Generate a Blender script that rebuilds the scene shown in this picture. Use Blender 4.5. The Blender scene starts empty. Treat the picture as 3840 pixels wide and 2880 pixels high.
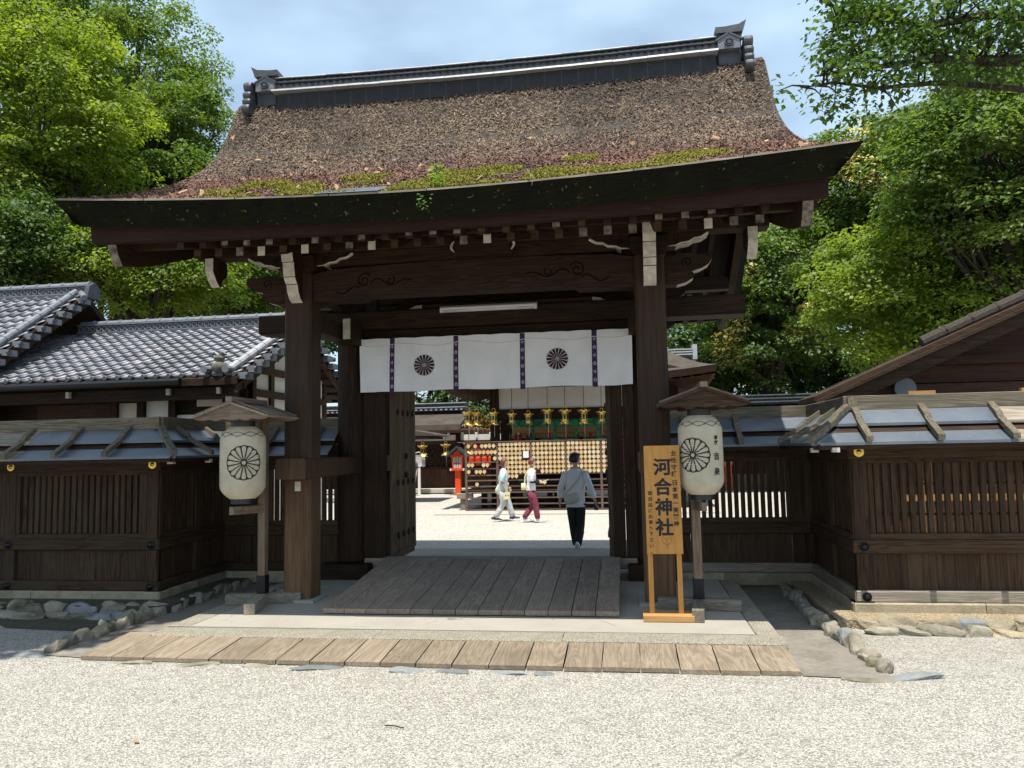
import bpy, math, random
import numpy as np
from math import sin, cos, pi, radians, sqrt, atan2
from mathutils import Vector, Matrix, Euler
random.seed(7); RNG = np.random.default_rng(11)
SC = bpy.context.scene
COL = SC.collection

# ------------------------------------------------------------------ camera
CAM_H = 1.8
YAW, PITCH, ROLL = radians(8.3), radians(4.8), radians(1.15)
def cam_axes():
    f = Vector((-sin(YAW)*cos(PITCH), cos(YAW)*cos(PITCH), sin(PITCH)))
    r0 = Vector((cos(YAW), sin(YAW), 0)); u0 = r0.cross(f)
    return cos(ROLL)*r0 - sin(ROLL)*u0, cos(ROLL)*u0 + sin(ROLL)*r0, f
CR, CU, CF = cam_axes()
cam_data = bpy.data.cameras.new('camera')
cam = bpy.data.objects.new('camera', cam_data); COL.objects.link(cam)
cam.matrix_world = Matrix(((CR.x, CU.x, -CF.x, 0), (CR.y, CU.y, -CF.y, 0), (CR.z, CU.z, -CF.z, CAM_H), (0, 0, 0, 1)))
cam_data.sensor_width = 36.0
cam_data.lens = 36.0*2883.0/3840.0
cam_data.clip_start = 0.05; cam_data.clip_end = 3000
SC.camera = cam
SUN_EL, SUN_AZ = radians(74.5), radians(1.0)      # the sun stands high behind the camera

# ------------------------------------------------------------------ world, sun, exposure
world = bpy.data.worlds.new("World"); SC.world = world; world.use_nodes = True
wn, wl = world.node_tree.nodes, world.node_tree.links
wn.clear()
wo = wn.new('ShaderNodeOutputWorld'); bg = wn.new('ShaderNodeBackground')
sky = wn.new('ShaderNodeTexSky'); sky.sky_type = 'NISHITA'; sky.sun_disc = False
sky.sun_elevation = SUN_EL; sky.sun_rotation = radians(180) + SUN_AZ
sky.air_density = 1.0; sky.dust_density = 1.2; sky.ozone_density = 1.0
tc = wn.new('ShaderNodeTexCoord')
mp = wn.new('ShaderNodeMapping'); mp.inputs['Scale'].default_value = (1.0, 1.0, 2.4)
nz = wn.new('ShaderNodeTexNoise'); nz.inputs['Scale'].default_value = 2.3; nz.inputs['Detail'].default_value = 5; nz.inputs['Roughness'].default_value = .48
rp = wn.new('ShaderNodeValToRGB'); rp.color_ramp.elements[0].position = .40; rp.color_ramp.elements[1].position = .68
rp.color_ramp.elements[0].color = (.20, .20, .20, 1); rp.color_ramp.elements[1].color = (.80, .80, .80, 1)
mx = wn.new('ShaderNodeMixRGB'); mx.inputs[2].default_value = (5.3, 7.0, 8.5, 1)
wl.new(tc.outputs['Generated'], mp.inputs['Vector']); wl.new(mp.outputs['Vector'], nz.inputs['Vector'])
wl.new(nz.outputs['Fac'], rp.inputs['Fac']); wl.new(rp.outputs['Color'], mx.inputs[0])
wl.new(sky.outputs['Color'], mx.inputs[1]); wl.new(mx.outputs[0], bg.inputs['Color'])
bg.inputs['Strength'].default_value = 0.10
wl.new(bg.outputs[0], wo.inputs['Surface'])
sun_d = bpy.data.lights.new('sun', 'SUN'); sun_d.energy = 4.4; sun_d.angle = radians(.5); sun_d.color = (1, .955, .87)
sun = bpy.data.objects.new('sun', sun_d); COL.objects.link(sun)
sdir = Vector((sin(SUN_AZ)*cos(SUN_EL), -cos(SUN_AZ)*cos(SUN_EL), sin(SUN_EL)))
sun.rotation_euler = sdir.to_track_quat('Z', 'Y').to_euler()
sun.location = (0, -5, 30)
vs = SC.view_settings; vs.view_transform = 'Standard'; vs.look = 'None'; vs.gamma = 1; vs.use_curve_mapping = False; vs.exposure = 0.66
SC.cycles.max_bounces = 6; SC.cycles.diffuse_bounces = 4; SC.cycles.transparent_max_bounces = 6

# ------------------------------------------------------------------ materials
def nt(name):
    m = bpy.data.materials.new(name); m.use_nodes = True
    n, l = m.node_tree.nodes, m.node_tree.links
    b = n['Principled BSDF']
    return m, n, l, b
def rgba(c): return (c[0], c[1], c[2], 1)
def coords(n, l, scale=(1, 1, 1), kind='Object', offset=True):
    t = n.new('ShaderNodeTexCoord'); m = n.new('ShaderNodeMapping'); m.inputs['Scale'].default_value = scale
    l.new(t.outputs[kind], m.inputs['Vector'])
    if offset:
        oi = n.new('ShaderNodeObjectInfo'); mul = n.new('ShaderNodeMath'); mul.operation = 'MULTIPLY'; mul.inputs[1].default_value = 37.0
        l.new(oi.outputs['Random'], mul.inputs[0]); l.new(mul.outputs[0], m.inputs['Location'])
    return m.outputs['Vector']
def noise(n, l, vec, scale, detail=4, rough=.6, dist=0):
    t = n.new('ShaderNodeTexNoise'); t.inputs['Scale'].default_value = scale; t.inputs['Detail'].default_value = detail
    t.inputs['Roughness'].default_value = rough; t.inputs['Distortion'].default_value = dist
    l.new(vec, t.inputs['Vector']); return t.outputs['Fac']
def ramp(n, l, fac, stops):
    r = n.new('ShaderNodeValToRGB'); e = r.color_ramp.elements
    while len(e) < len(stops): e.new(.5)
    for i, (p, c) in enumerate(stops):
        e[i].position = p; e[i].color = rgba(c) if not isinstance(c, (int, float)) else (c, c, c, 1)
    l.new(fac, r.inputs['Fac']); return r.outputs['Color']
def mix(n, l, fac, a, b, mode='MIX'):
    m = n.new('ShaderNodeMixRGB'); m.blend_type = mode
    for i, v in ((0, fac), (1, a), (2, b)):
        if isinstance(v, (int, float)): m.inputs[i].default_value = v if i == 0 else (v, v, v, 1)
        elif isinstance(v, tuple): m.inputs[i].default_value = rgba(v)
        else: l.new(v, m.inputs[i])
    return m.outputs[0]
def bump(n, l, b, h, strength=.4, dist=.01):
    p = n.new('ShaderNodeBump'); p.inputs['Strength'].default_value = strength; p.inputs['Distance'].default_value = dist
    l.new(h, p.inputs['Height']); l.new(p.outputs[0], b.inputs['Normal'])
def objrand(n, l, lo, hi):
    oi = n.new('ShaderNodeObjectInfo'); mr = n.new('ShaderNodeMapRange'); mr.inputs['To Min'].default_value = lo; mr.inputs['To Max'].default_value = hi
    l.new(oi.outputs['Random'], mr.inputs['Value']); return mr.outputs[0]
def plain(name, c, rough=.6, metal=0, var=.15, scale=8, spec=.5):
    m, n, l, b = nt(name); v = coords(n, l)
    f = noise(n, l, v, scale, 5, .65)
    k = tuple(x*(1-var) for x in c); k2 = tuple(min(1, x*(1+var)) for x in c)
    l.new(ramp(n, l, f, [(.3, k), (.7, k2)]), b.inputs['Base Color'])
    b.inputs['Roughness'].default_value = rough; b.inputs['Metallic'].default_value = metal
    b.inputs['Specular IOR Level'].default_value = spec
    return m
def wood(name, c1, c2, axis='x', rough=.7, grain=26, wear=None, var=(.8, 1.2), bstr=.35, spec=.18):
    """sawn timber: grain drawn out along one axis, board-to-board variation, blotchy weathering"""
    m, n, l, b = nt(name)
    st = {'x': (.05, 1, 1), 'y': (1, .05, 1), 'z': (1, 1, .05)}[axis]
    v = coords(n, l, st); v2 = coords(n, l)
    g = noise(n, l, v, grain, 6, .7, .6); g2 = noise(n, l, v, grain*.28, 3, .5, 1.6); blot = noise(n, l, v2, 2.2, 5, .65)
    w = n.new('ShaderNodeMath'); w.operation = 'SINE'
    mm = n.new('ShaderNodeMath'); mm.operation = 'MULTIPLY'; mm.inputs[1].default_value = 60; l.new(g2, mm.inputs[0]); l.new(mm.outputs[0], w.inputs[0])
    mr = n.new('ShaderNodeMapRange'); mr.inputs['From Min'].default_value = -1; l.new(w.outputs[0], mr.inputs['Value'])
    gg = mix(n, l, .35, g, mr.outputs[0])
    c = ramp(n, l, gg, [(.28, c1), (.72, c2)])
    if wear: c = mix(n, l, ramp(n, l, blot, [(.46, 0.), (.68, .8)]), c, wear)
    else: c = mix(n, l, ramp(n, l, blot, [(.35, .45), (.7, 0.)]), c, tuple(x*.6 for x in c1))
    c = mix(n, l, 1.0, c, objrand(n, l, *var), 'MULTIPLY')
    l.new(c, b.inputs['Base Color']); b.inputs['Roughness'].default_value = rough; b.inputs['Specular IOR Level'].default_value = spec
    bump(n, l, b, gg, bstr, .006)
    return m
M = {}
for ax in 'xyz':
    M['dark_'+ax] = wood('dark cypress '+ax, (.0165, .0080, .0038), (.053, .0270, .0130), ax, .66)
    M['fence_'+ax] = wood('fence timber '+ax, (.028, .0150, .0078), (.075, .0435, .0240), ax, .74, wear=(.060, .042, .026))
    M['door_'+ax] = wood('door timber '+ax, (.085, .056, .035), (.175, .125, .082), ax, .74)
    M['grey_'+ax] = wood('weathered grey timber '+ax, (.16, .13, .10), (.33, .28, .22), ax, .8, wear=(.17, .16, .12))
    M['roofgrey_'+ax] = wood('weathered roof timber '+ax, (.085, .070, .050), (.20, .168, .122), ax, .85, wear=(.10, .095, .065))
    M['deck_'+ax] = wood('walkway planks '+ax, (.21, .165, .115), (.335, .272, .198), ax, .8, 20, var=(.86, 1.12), bstr=.2)
    M['ramp_'+ax] = wood('ramp planks '+ax, (.235, .182, .138), (.370, .295, .228), ax, .8, 20, var=(.86, 1.14), bstr=.2)
    M['brown_'+ax] = wood('red brown timber '+ax, (.045, .021, .014), (.092, .044, .027), ax, .65)
    M['new_'+ax] = wood('new pale timber '+ax, (.48, .25, .085), (.60, .34, .13), ax, .55, 14, var=(.95, 1.05), bstr=.1)
    M['stand_'+ax] = wood('stand timber '+ax, (.13, .088, .058), (.235, .165, .115), ax, .7, wear=(.20, .165, .13))
def post_mat():
    m, n, l, b = nt('main post timber')
    v = coords(n, l, (1, 1, .04)); g = noise(n, l, v, 30, 6, .7, .5)
    t = n.new('ShaderNodeNewGeometry'); s = n.new('ShaderNodeSeparateXYZ'); l.new(t.outputs['Position'], s.inputs[0])
    bl = noise(n, l, coords(n, l, (1.4, 1.4, .35)), 2.2, 5, .6)
    ad = n.new('ShaderNodeMath'); ad.operation = 'MULTIPLY_ADD'; ad.inputs[1].default_value = 1.1; l.new(bl, ad.inputs[0]); l.new(s.outputs['Z'], ad.inputs[2])
    worn = ramp(n, l, ad.outputs[0], [(.0, 1.), (.001, 1.)])
    mr = n.new('ShaderNodeMapRange'); mr.inputs['From Min'].default_value = .45; mr.inputs['From Max'].default_value = 2.6; mr.inputs['To Min'].default_value = 1; mr.inputs['To Max'].default_value = 0
    l.new(ad.outputs[0], mr.inputs['Value'])
    dark = ramp(n, l, g, [(.3, (.0165, .0080, .0038)), (.7, (.050, .0255, .0125))])
    light = ramp(n, l, g, [(.3, (.075, .036, .016)), (.7, (.225, .128, .064))])
    l.new(mix(n, l, mr.outputs[0], dark, light), b.inputs['Base Color']); b.inputs['Roughness'].default_value = .65; b.inputs['Specular IOR Level'].default_value = .3
    bump(n, l, b, g, .4, .008)
    return m
M['post'] = post_mat()
M['white_paint'] = plain('old white paint on beam ends', (.50, .46, .39), .8, 0, .3, 14)
M['end_paint'] = plain('worn white rafter end paint', (.14, .115, .09), .85, 0, .8, 16)
M['red_board'] = wood('red brown eave board', (.015, .0062, .0040), (.028, .0112, .0072), 'x', .75)
M['gold'] = plain('gilt metal', (.80, .52, .12), .28, 1, .2, 20)
M['brass'] = plain('bright gilt lantern metal', (.83, .60, .17), .34, 1, .2, 20)
M['iron'] = plain('black iron', (.018, .019, .022), .42, .6, .2, 20)
M['black'] = plain('black lacquer', (.012, .012, .013), .4)
M['white'] = plain('white painted', (.78, .78, .77), .55, 0, .04)
M['lampwhite'] = plain('white enamel lamp body', (.74, .75, .73), .4, 0, .04)
M['plaster'] = plain('white plaster', (.70, .69, .65), .9, 0, .06, 3)
M['plaster_warm'] = plain('warm plaster panel', (.62, .58, .50), .9, 0, .06, 3)
M['tan'] = wood('bamboo blind', (.30, .19, .09), (.42, .28, .14), 'x', .7, 40)
M['vermil'] = plain('vermilion lacquer', (.80, .085, .012), .45, 0, .06)
M['red_cloth'] = plain('vermilion cloth', (.60, .045, .01), .8, 0, .12)
M['darkred'] = plain('dark red tassel', (.20, .012, .016), .8)
M['ink'] = plain('black ink', (.010, .009, .009), .7)
M['crest'] = plain('dark purple crest dye', (.045, .012, .022), .85)
M['purple'] = plain('purple band cloth', (.042, .016, .070), .85, 0, .15)
M['silver_thread'] = plain('pale thread pattern', (.42, .40, .45), .8)
M['cord'] = plain('white cord', (.72, .71, .70), .8)
M['grey_tile'] = plain('grey roof tile', (.17, .18, .20), .38, 0, .3, 9)
M['ridge_dark'] = plain('shade tinted ridge band', (.020, .022, .026), .7, 0, .3, 9)  # near black: shade under the overhanging base tiles put into the colour
M['dark_tile'] = plain('dark ridge tile', (.060, .066, .076), .5, 0, .35, 9)
M['pale_tile'] = plain('pale worn ridge tile', (.37, .38, .39), .5, 0, .2, 9)
M['bluepanel'] = None
def sheet():
    m, n, l, b = nt('blue grey metal sheet'); v = coords(n, l)
    f = noise(n, l, v, 1.6, 6, .7); f2 = noise(n, l, v, 34, 3, .6)
    c = ramp(n, l, f, [(.25, (.078, .098, .124)), (.55, (.130, .148, .170)), (.8, (.19, .198, .204))])
    c = mix(n, l, ramp(n, l, f2, [(.68, 0.), (.74, .7)]), c, (.42, .43, .42))
    l.new(c, b.inputs['Base Color']); b.inputs['Roughness'].default_value = .36; b.inputs['Metallic'].default_value = .15
    return m
M['sheet'] = sheet()
def rooftile():
    m, n, l, b = nt('silvered smoked tile')
    v = coords(n, l); f = noise(n, l, v, 7, 5, .7); tint = objrand(n, l, .55, 1.25)
    c = ramp(n, l, f, [(.25, (.15, .155, .18)), (.6, (.25, .26, .29)), (.8, (.34, .33, .315))])
    oi = n.new('ShaderNodeObjectInfo'); pk = ramp(n, l, oi.outputs['Random'], [(.86, 0.), (.94, .3)])
    c = mix(n, l, pk, c, (.40, .31, .27))
    l.new(mix(n, l, 1., c, tint, 'MULTIPLY'), b.inputs['Base Color']); b.inputs['Roughness'].default_value = .46
    bump(n, l, b, noise(n, l, v, 40, 4, .6), .1, .004)
    return m
M['rooftile'] = rooftile()
def stone(name, c1, c2, moss=0., scale=6, bs=.6):
    m, n, l, b = nt(name); v = coords(n, l)
    f = noise(n, l, v, scale, 8, .7, .3); f2 = noise(n, l, v, scale*6, 6, .7); f3 = noise(n, l, v, 3.3, 4, .6)
    c = ramp(n, l, f, [(.3, c1), (.7, c2)]); c = mix(n, l, .35, c, ramp(n, l, f2, [(.3, tuple(x*.6 for x in c1)), (.7, c2)]))
    c = mix(n, l, 1., c, objrand(n, l, .75, 1.2), 'MULTIPLY')
    if moss: c = mix(n, l, ramp(n, l, f3, [(.5, 0.), (.62, moss)]), c, (.075, .085, .03))
    l.new(c, b.inputs['Base Color']); b.inputs['Roughness'].default_value = .88
    bump(n, l, b, f2, bs, .012)
    return m
M['stone'] = stone('kerb field stone', (.20, .175, .13), (.38, .34, .26), .5)
M['mossstone'] = plain('lichened ornament stone', (.13, .125, .095), .85, 0, .5, 10)
M['gutter'] = stone('damp gutter bed', (.19, .165, .135), (.33, .295, .245), .3, 3, 1.)
M['stone_warm'] = stone('warm dressed stone', (.27, .22, .14), (.45, .38, .26), .35, 9, 1.0)
M['stone_grey'] = stone('blue grey stone', (.15, .158, .160), (.28, .285, .28), .25)
M['granite'] = stone('pale granite kerb', (.36, .335, .285), (.47, .44, .38), 0, 30, .4)
def concrete():
    m, n, l, b = nt('worn concrete floor'); v = coords(n, l, offset=False)
    f = noise(n, l, v, 1.6, 7, .65); f2 = noise(n, l, v, 60, 4, .7)
    c = ramp(n, l, f, [(.3, (.285, .258, .205)), (.7, (.385, .352, .288))])
    c = mix(n, l, .25, c, ramp(n, l, f2, [(.3, (.22, .21, .18)), (.7, (.50, .48, .43))]))
    vo = n.new('ShaderNodeTexVoronoi'); vo.feature = 'DISTANCE_TO_EDGE'; vo.inputs['Scale'].default_value = .62
    nd = n.new('ShaderNodeTexNoise'); nd.inputs['Scale'].default_value = 3.0; nd.inputs['Detail'].default_value = 5; l.new(v, nd.inputs['Vector'])
    l.new(mix(n, l, .12, v, nd.outputs['Color']), vo.inputs['Vector'])
    crack = ramp(n, l, vo.outputs['Distance'], [(.0, 1.), (.006, 0.)])
    c = mix(n, l, mix(n, l, 1., crack, ramp(n, l, f, [(.50, 0.), (.56, .8)]), 'MULTIPLY'), c, (.10, .095, .08))
    l.new(c, b.inputs['Base Color']); b.inputs['Roughness'].default_value = .9
    bump(n, l, b, f2, .25, .004)
    return m
M['concrete'] = concrete()
def gravel(name, tint=(1, 1, 1), sc=84):
    m, n, l, b = nt(name); v = coords(n, l, offset=False)
    vo = n.new('ShaderNodeTexVoronoi'); vo.inputs['Scale'].default_value = sc; l.new(v, vo.inputs['Vector'])
    vo2 = n.new('ShaderNodeTexVoronoi'); vo2.inputs['Scale'].default_value = sc*.55; l.new(v, vo2.inputs['Vector'])
    big = noise(n, l, v, .8, 5, .6); mid = noise(n, l, v, 6, 5, .62)
    sep = n.new('ShaderNodeSeparateColor'); l.new(vo.outputs['Color'], sep.inputs[0])
    c = ramp(n, l, sep.outputs[0], [(.0, (.275, .253, .208)), (.3, (.438, .412, .355)), (.85, (.54, .514, .455)), (1., (.64, .62, .565))])
    gap = ramp(n, l, vo.outputs['Distance'], [(.40, 1.), (.75, .56)])
    c = mix(n, l, 1., c, gap, 'MULTIPLY')
    c = mix(n, l, 1., c, ramp(n, l, big, [(.3, (.90, .885, .86)), (.7, (1., 1., 1.))]), 'MULTIPLY')
    c = mix(n, l, 1., c, ramp(n, l, mid, [(.3, .83), (.7, 1.04)]), 'MULTIPLY')
    l.new(mix(n, l, 1., c, tint, 'MULTIPLY'), b.inputs['Base Color']); b.inputs['Roughness'].default_value = .92
    inv = n.new('ShaderNodeMath'); inv.operation = 'SUBTRACT'; inv.inputs[0].default_value = 1; l.new(vo.outputs['Distance'], inv.inputs[1])
    ad = n.new('ShaderNodeMath'); ad.operation = 'ADD'; l.new(inv.outputs[0], ad.inputs[0]); l.new(vo2.outputs['Distance'], ad.inputs[1])
    a3 = n.new('ShaderNodeMath'); a3.operation = 'MULTIPLY_ADD'; a3.inputs[1].default_value = 2.2; l.new(mid, a3.inputs[0]); l.new(ad.outputs[0], a3.inputs[2])
    bump(n, l, b, a3.outputs[0], .7, .014)
    return m
M['gravel'] = gravel('white gravel'); M['gravel_court'] = gravel('brightened courtyard gravel', (1.34, 1.34, 1.36), 70)  # courtyard tint brightened to offset the far gravel's self-shadowing at grazing view
M['pebble'] = plain('white pebble', (.54, .51, .45), .9, 0, .12, 30)
M['sandy'] = gravel('sandy terrace gravel', (.95, .80, .58), 75)
M['washed'] = gravel('washed pebble concrete', (.93, .89, .80), 120)
M['moss'] = plain('moss', (.20, .185, .022), .95, 0, .5, 30)
M['groove'] = plain('dark carved groove', (.005, .0035, .0025), .95, spec=.03)
M['mossground'] = plain('mossy earth', (.062, .058, .034), .95, 0, .4, 12)
def bark():
    m, n, l, b = nt('cypress bark thatch'); v = coords(n, l, offset=False)
    f = noise(n, l, v, 1.2, 5, .6); f2 = noise(n, l, v, 45, 6, .75)
    c = ramp(n, l, f, [(.35, (.055, .042, .034)), (.65, (.095, .078, .060))])
    c = mix(n, l, 1., c, ramp(n, l, f2, [(.3, .4), (.7, 1.5)]), 'MULTIPLY')
    l.new(c, b.inputs['Base Color']); b.inputs['Roughness'].default_value = .95
    bump(n, l, b, f2, 1., .03)
    return m
M['bark'] = bark()
def flake():
    m, n, l, b = nt('bark flakes')
    g = n.new('ShaderNodeNewGeometry'); c = ramp(n, l, g.outputs['Random Per Island'], [(.0, (.062, .041, .033)), (.4, (.138, .101, .080)), (.8, (.215, .168, .136)), (.97, (.28, .23, .185)), (1., (.38, .28, .19))])
    v = coords(n, l, offset=False); big = noise(n, l, v, .55, 4, .6)
    s = n.new('ShaderNodeSeparateXYZ'); l.new(g.outputs['Position'], s.inputs[0])
    # litter washed down the slope is redder, the older bark at the top greyer
    mr = n.new('ShaderNodeMapRange'); mr.inputs['From Min'].default_value = 4.7; mr.inputs['From Max'].default_value = 5.9; l.new(s.outputs['Z'], mr.inputs['Value'])
    ad = n.new('ShaderNodeMath'); ad.operation = 'MULTIPLY_ADD'; ad.inputs[1].default_value = 1.9; ad.inputs[2].default_value = -.95; l.new(big, ad.inputs[0])
    a2 = n.new('ShaderNodeMath'); a2.operation = 'ADD'; a2.use_clamp = True; l.new(mr.outputs[0], a2.inputs[0]); l.new(ad.outputs[0], a2.inputs[1])
    tint = ramp(n, l, a2.outputs[0], [(.0, (1.12, .76, .65)), (.35, (1.0, .76, .68)), (.6, (1.05, .92, .84)), (1., (1.22, 1.15, .98))])
    pt = noise(n, l, v, 1.1, 5, .65); tint = mix(n, l, 1., tint, ramp(n, l, pt, [(.34, (.52, .54, .56)), (.52, (1., 1., 1.)), (.72, (1.22, 1.17, 1.12))]), 'MULTIPLY')
    l.new(mix(n, l, 1., c, tint, 'MULTIPLY'), b.inputs['Base Color']); b.inputs['Roughness'].default_value = .9
    return m
M['flake'] = flake()
M['dryleaf'] = plain('fallen dry leaf', (.34, .20, .10), .8, 0, .5, 3)
def eaveface():
    m, n, l, b = nt('mossy cut bark eave'); v = coords(n, l, offset=False)
    f = noise(n, l, v, 2.5, 6, .7); f2 = noise(n, l, v, 16, 5, .75); f3 = noise(n, l, coords(n, l, (1, 1, 7), offset=False), 12, 4, .6)
    c = ramp(n, l, f3, [(.3, (.0050, .0048, .0036)), (.7, (.0125, .0110, .0078))])  # near-black base carries the shade on the undercut face
    c = mix(n, l, ramp(n, l, f, [(.42, 0.), (.62, .65)]), c, (.011, .0135, .005))
    c = mix(n, l, ramp(n, l, f2, [(.635, 0.), (.66, .8)]), c, (.12, .135, .09))
    l.new(c, b.inputs['Base Color']); b.inputs['Roughness'].default_value = .95; b.inputs['Specular IOR Level'].default_value = .05
    bump(n, l, b, f3, .5, .01)
    return m
M['eaveface'] = eaveface()
def leafmat(name, c1, c2, trans=.42):
    m, n, l, b = nt(name); n.remove(b); out = n['Material Output']
    g = n.new('ShaderNodeNewGeometry'); c = ramp(n, l, g.outputs['Random Per Island'], [(.0, c1), (1., c2)])
    vv = coords(n, l, offset=True); c = mix(n, l, 1., c, ramp(n, l, noise(n, l, vv, .85, 3, .6), [(.3, (.62, .70, .75)), (.5, (1., 1., 1.)), (.72, (1.35, 1.18, .95))]), 'MULTIPLY')
    d = n.new('ShaderNodeBsdfDiffuse'); t = n.new('ShaderNodeBsdfTranslucent'); gl = n.new('ShaderNodeBsdfGlossy'); gl.inputs['Roughness'].default_value = .6
    gl.inputs['Color'].default_value = (.9, .95, .9, 1)
    tcx = mix(n, l, 1., c, (1.75, 1.7, .7), 'MULTIPLY')
    l.new(c, d.inputs['Color']); l.new(tcx, t.inputs['Color'])
    ms = n.new('ShaderNodeMixShader'); ms.inputs[0].default_value = trans; l.new(d.outputs[0], ms.inputs[1]); l.new(t.outputs[0], ms.inputs[2])
    m2 = n.new('ShaderNodeMixShader'); m2.inputs[0].default_value = .03; l.new(ms.outputs[0], m2.inputs[1]); l.new(gl.outputs[0], m2.inputs[2])
    l.new(m2.outputs[0], out.inputs['Surface'])
    return m
M['leaf_bright'] = leafmat('bright maple leaves', (.110, .170, .018), (.215, .295, .040), .5)
M['leaf_mid'] = leafmat('mid green leaves', (.064, .118, .022), (.138, .212, .046), .46)
M['leaf_dark'] = leafmat('dark evergreen leaves', (.040, .085, .017), (.092, .160, .034), .40)
M['leaf_yellow'] = leafmat('yellow blossom', (.50, .42, .13), (.64, .56, .24), .3)
M['trunk'] = wood('tree bark', (.030, .024, .018), (.075, .060, .045), 'z', .95, 14, bstr=1.)
M['weed'] = leafmat('weed leaves', (.10, .22, .02), (.17, .30, .04), .5)
M['skin'] = plain('skin', (.55, .34, .25), .55, 0, .06)
M['hair_brown'] = plain('red brown hair', (.13, .045, .022), .5, 0, .25, 40)
M['hair_black'] = plain('black hair', (.012, .010, .009), .45, 0, .25, 40)
M['cloth_white'] = plain('white shirt cloth', (.72, .73, .76), .85, 0, .04)
M['cloth_pale'] = plain('pale aqua shirt cloth', (.55, .70, .74), .85, 0, .05)
M['cloth_grey'] = plain('light grey trouser cloth', (.50, .52, .53), .9, 0, .06)
M['cloth_plum'] = plain('plum trouser cloth', (.20, .035, .060), .85, 0, .1)
M['cloth_blue'] = plain('light blue shirt cloth', (.52, .58, .68), .85, 0, .05)
M['cloth_black'] = plain('black trouser cloth', (.010, .011, .014), .85, 0, .1)
M['cloth_navy'] = plain('dark grey shirt cloth', (.055, .065, .09), .85, 0, .1)
for _k in [k for k in M if k.startswith('cloth_')]:
    _m = M[_k]; _n, _l = _m.node_tree.nodes, _m.node_tree.links
    bump(_n, _l, _n['Principled BSDF'], noise(_n, _l, coords(_n, _l, (1, 1, .6)), 11, 3, .55, 1.2), .9, .03)
M['cream'] = plain('cream bag cloth', (.72, .66, .42), .85, 0, .06)
M['khaki'] = plain('greenish grey bag cloth', (.46, .47, .42), .8, 0, .06)
M['shoe_white'] = plain('white shoe', (.75, .75, .74), .6, 0, .05)
M['shoe_navy'] = plain('dark shoe', (.03, .035, .055), .7)
M['ema'] = plain('pale ema wood', (.62, .43, .21), .6, 0, .10, 12)
M['ema_pale'] = plain('fresh ema wood', (.66, .52, .31), .6, 0, .08, 12)
M['rackpaint'] = wood('rack timber', (.13, .085, .068), (.20, .135, .11), 'x', .7)
M['green_cloth'] = None
def brocade():
    m, n, l, b = nt('green brocade'); v = coords(n, l, offset=False)
    vo = n.new('ShaderNodeTexVoronoi'); vo.inputs['Scale'].default_value = 3.2; vo.feature = 'DISTANCE_TO_EDGE'; l.new(v, vo.inputs['Vector'])
    c = ramp(n, l, vo.outputs['Distance'], [(.0, (.01, .10, .06)), (.10, (.015, .30, .17)), (.2, (.02, .36, .21))])
    l.new(c, b.inputs['Base Color']); b.inputs['Roughness'].default_value = .7
    return m
M['green_cloth'] = brocade()
def clothmat():
    m, n, l, b = nt('white curtain cloth'); v = coords(n, l, offset=False)
    f = noise(n, l, v, 3, 4, .5)
    l.new(ramp(n, l, f, [(.3, (.70, .69, .70)), (.7, (.80, .79, .79))]), b.inputs['Base Color']); b.inputs['Roughness'].default_value = .9
    w = noise(n, l, v, 320, 2, .5); bump(n, l, b, w, .06, .002)
    return m
M['curtain'] = clothmat()
def paper():
    m, n, l, b = nt('lantern paper'); n.remove(b); out = n['Material Output']; v = coords(n, l)
    f = noise(n, l, v, 9, 5, .6); c = ramp(n, l, f, [(.3, (.68, .60, .44)), (.7, (.80, .73, .58))])
    d = n.new('ShaderNodeBsdfDiffuse'); t = n.new('ShaderNodeBsdfTranslucent'); l.new(c, d.inputs['Color']); l.new(c, t.inputs['Color'])
    ms = n.new('ShaderNodeMixShader'); ms.inputs[0].default_value = .35; l.new(d.outputs[0], ms.inputs[1]); l.new(t.outputs[0], ms.inputs[2]); l.new(ms.outputs[0], out.inputs['Surface'])
    return m
M['paper'] = paper()
M['signwood'] = wood('honey coloured sign board', (.50, .235, .060), (.60, .30, .085), 'z', .5, 9, var=(.98, 1.02), bstr=.08)
M['glass'] = plain('frosted pane', (.55, .56, .54), .3, 0, .1)
M['dimglass'] = plain('dark interior pane', (.03, .03, .032), .25, 0, .1)

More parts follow.
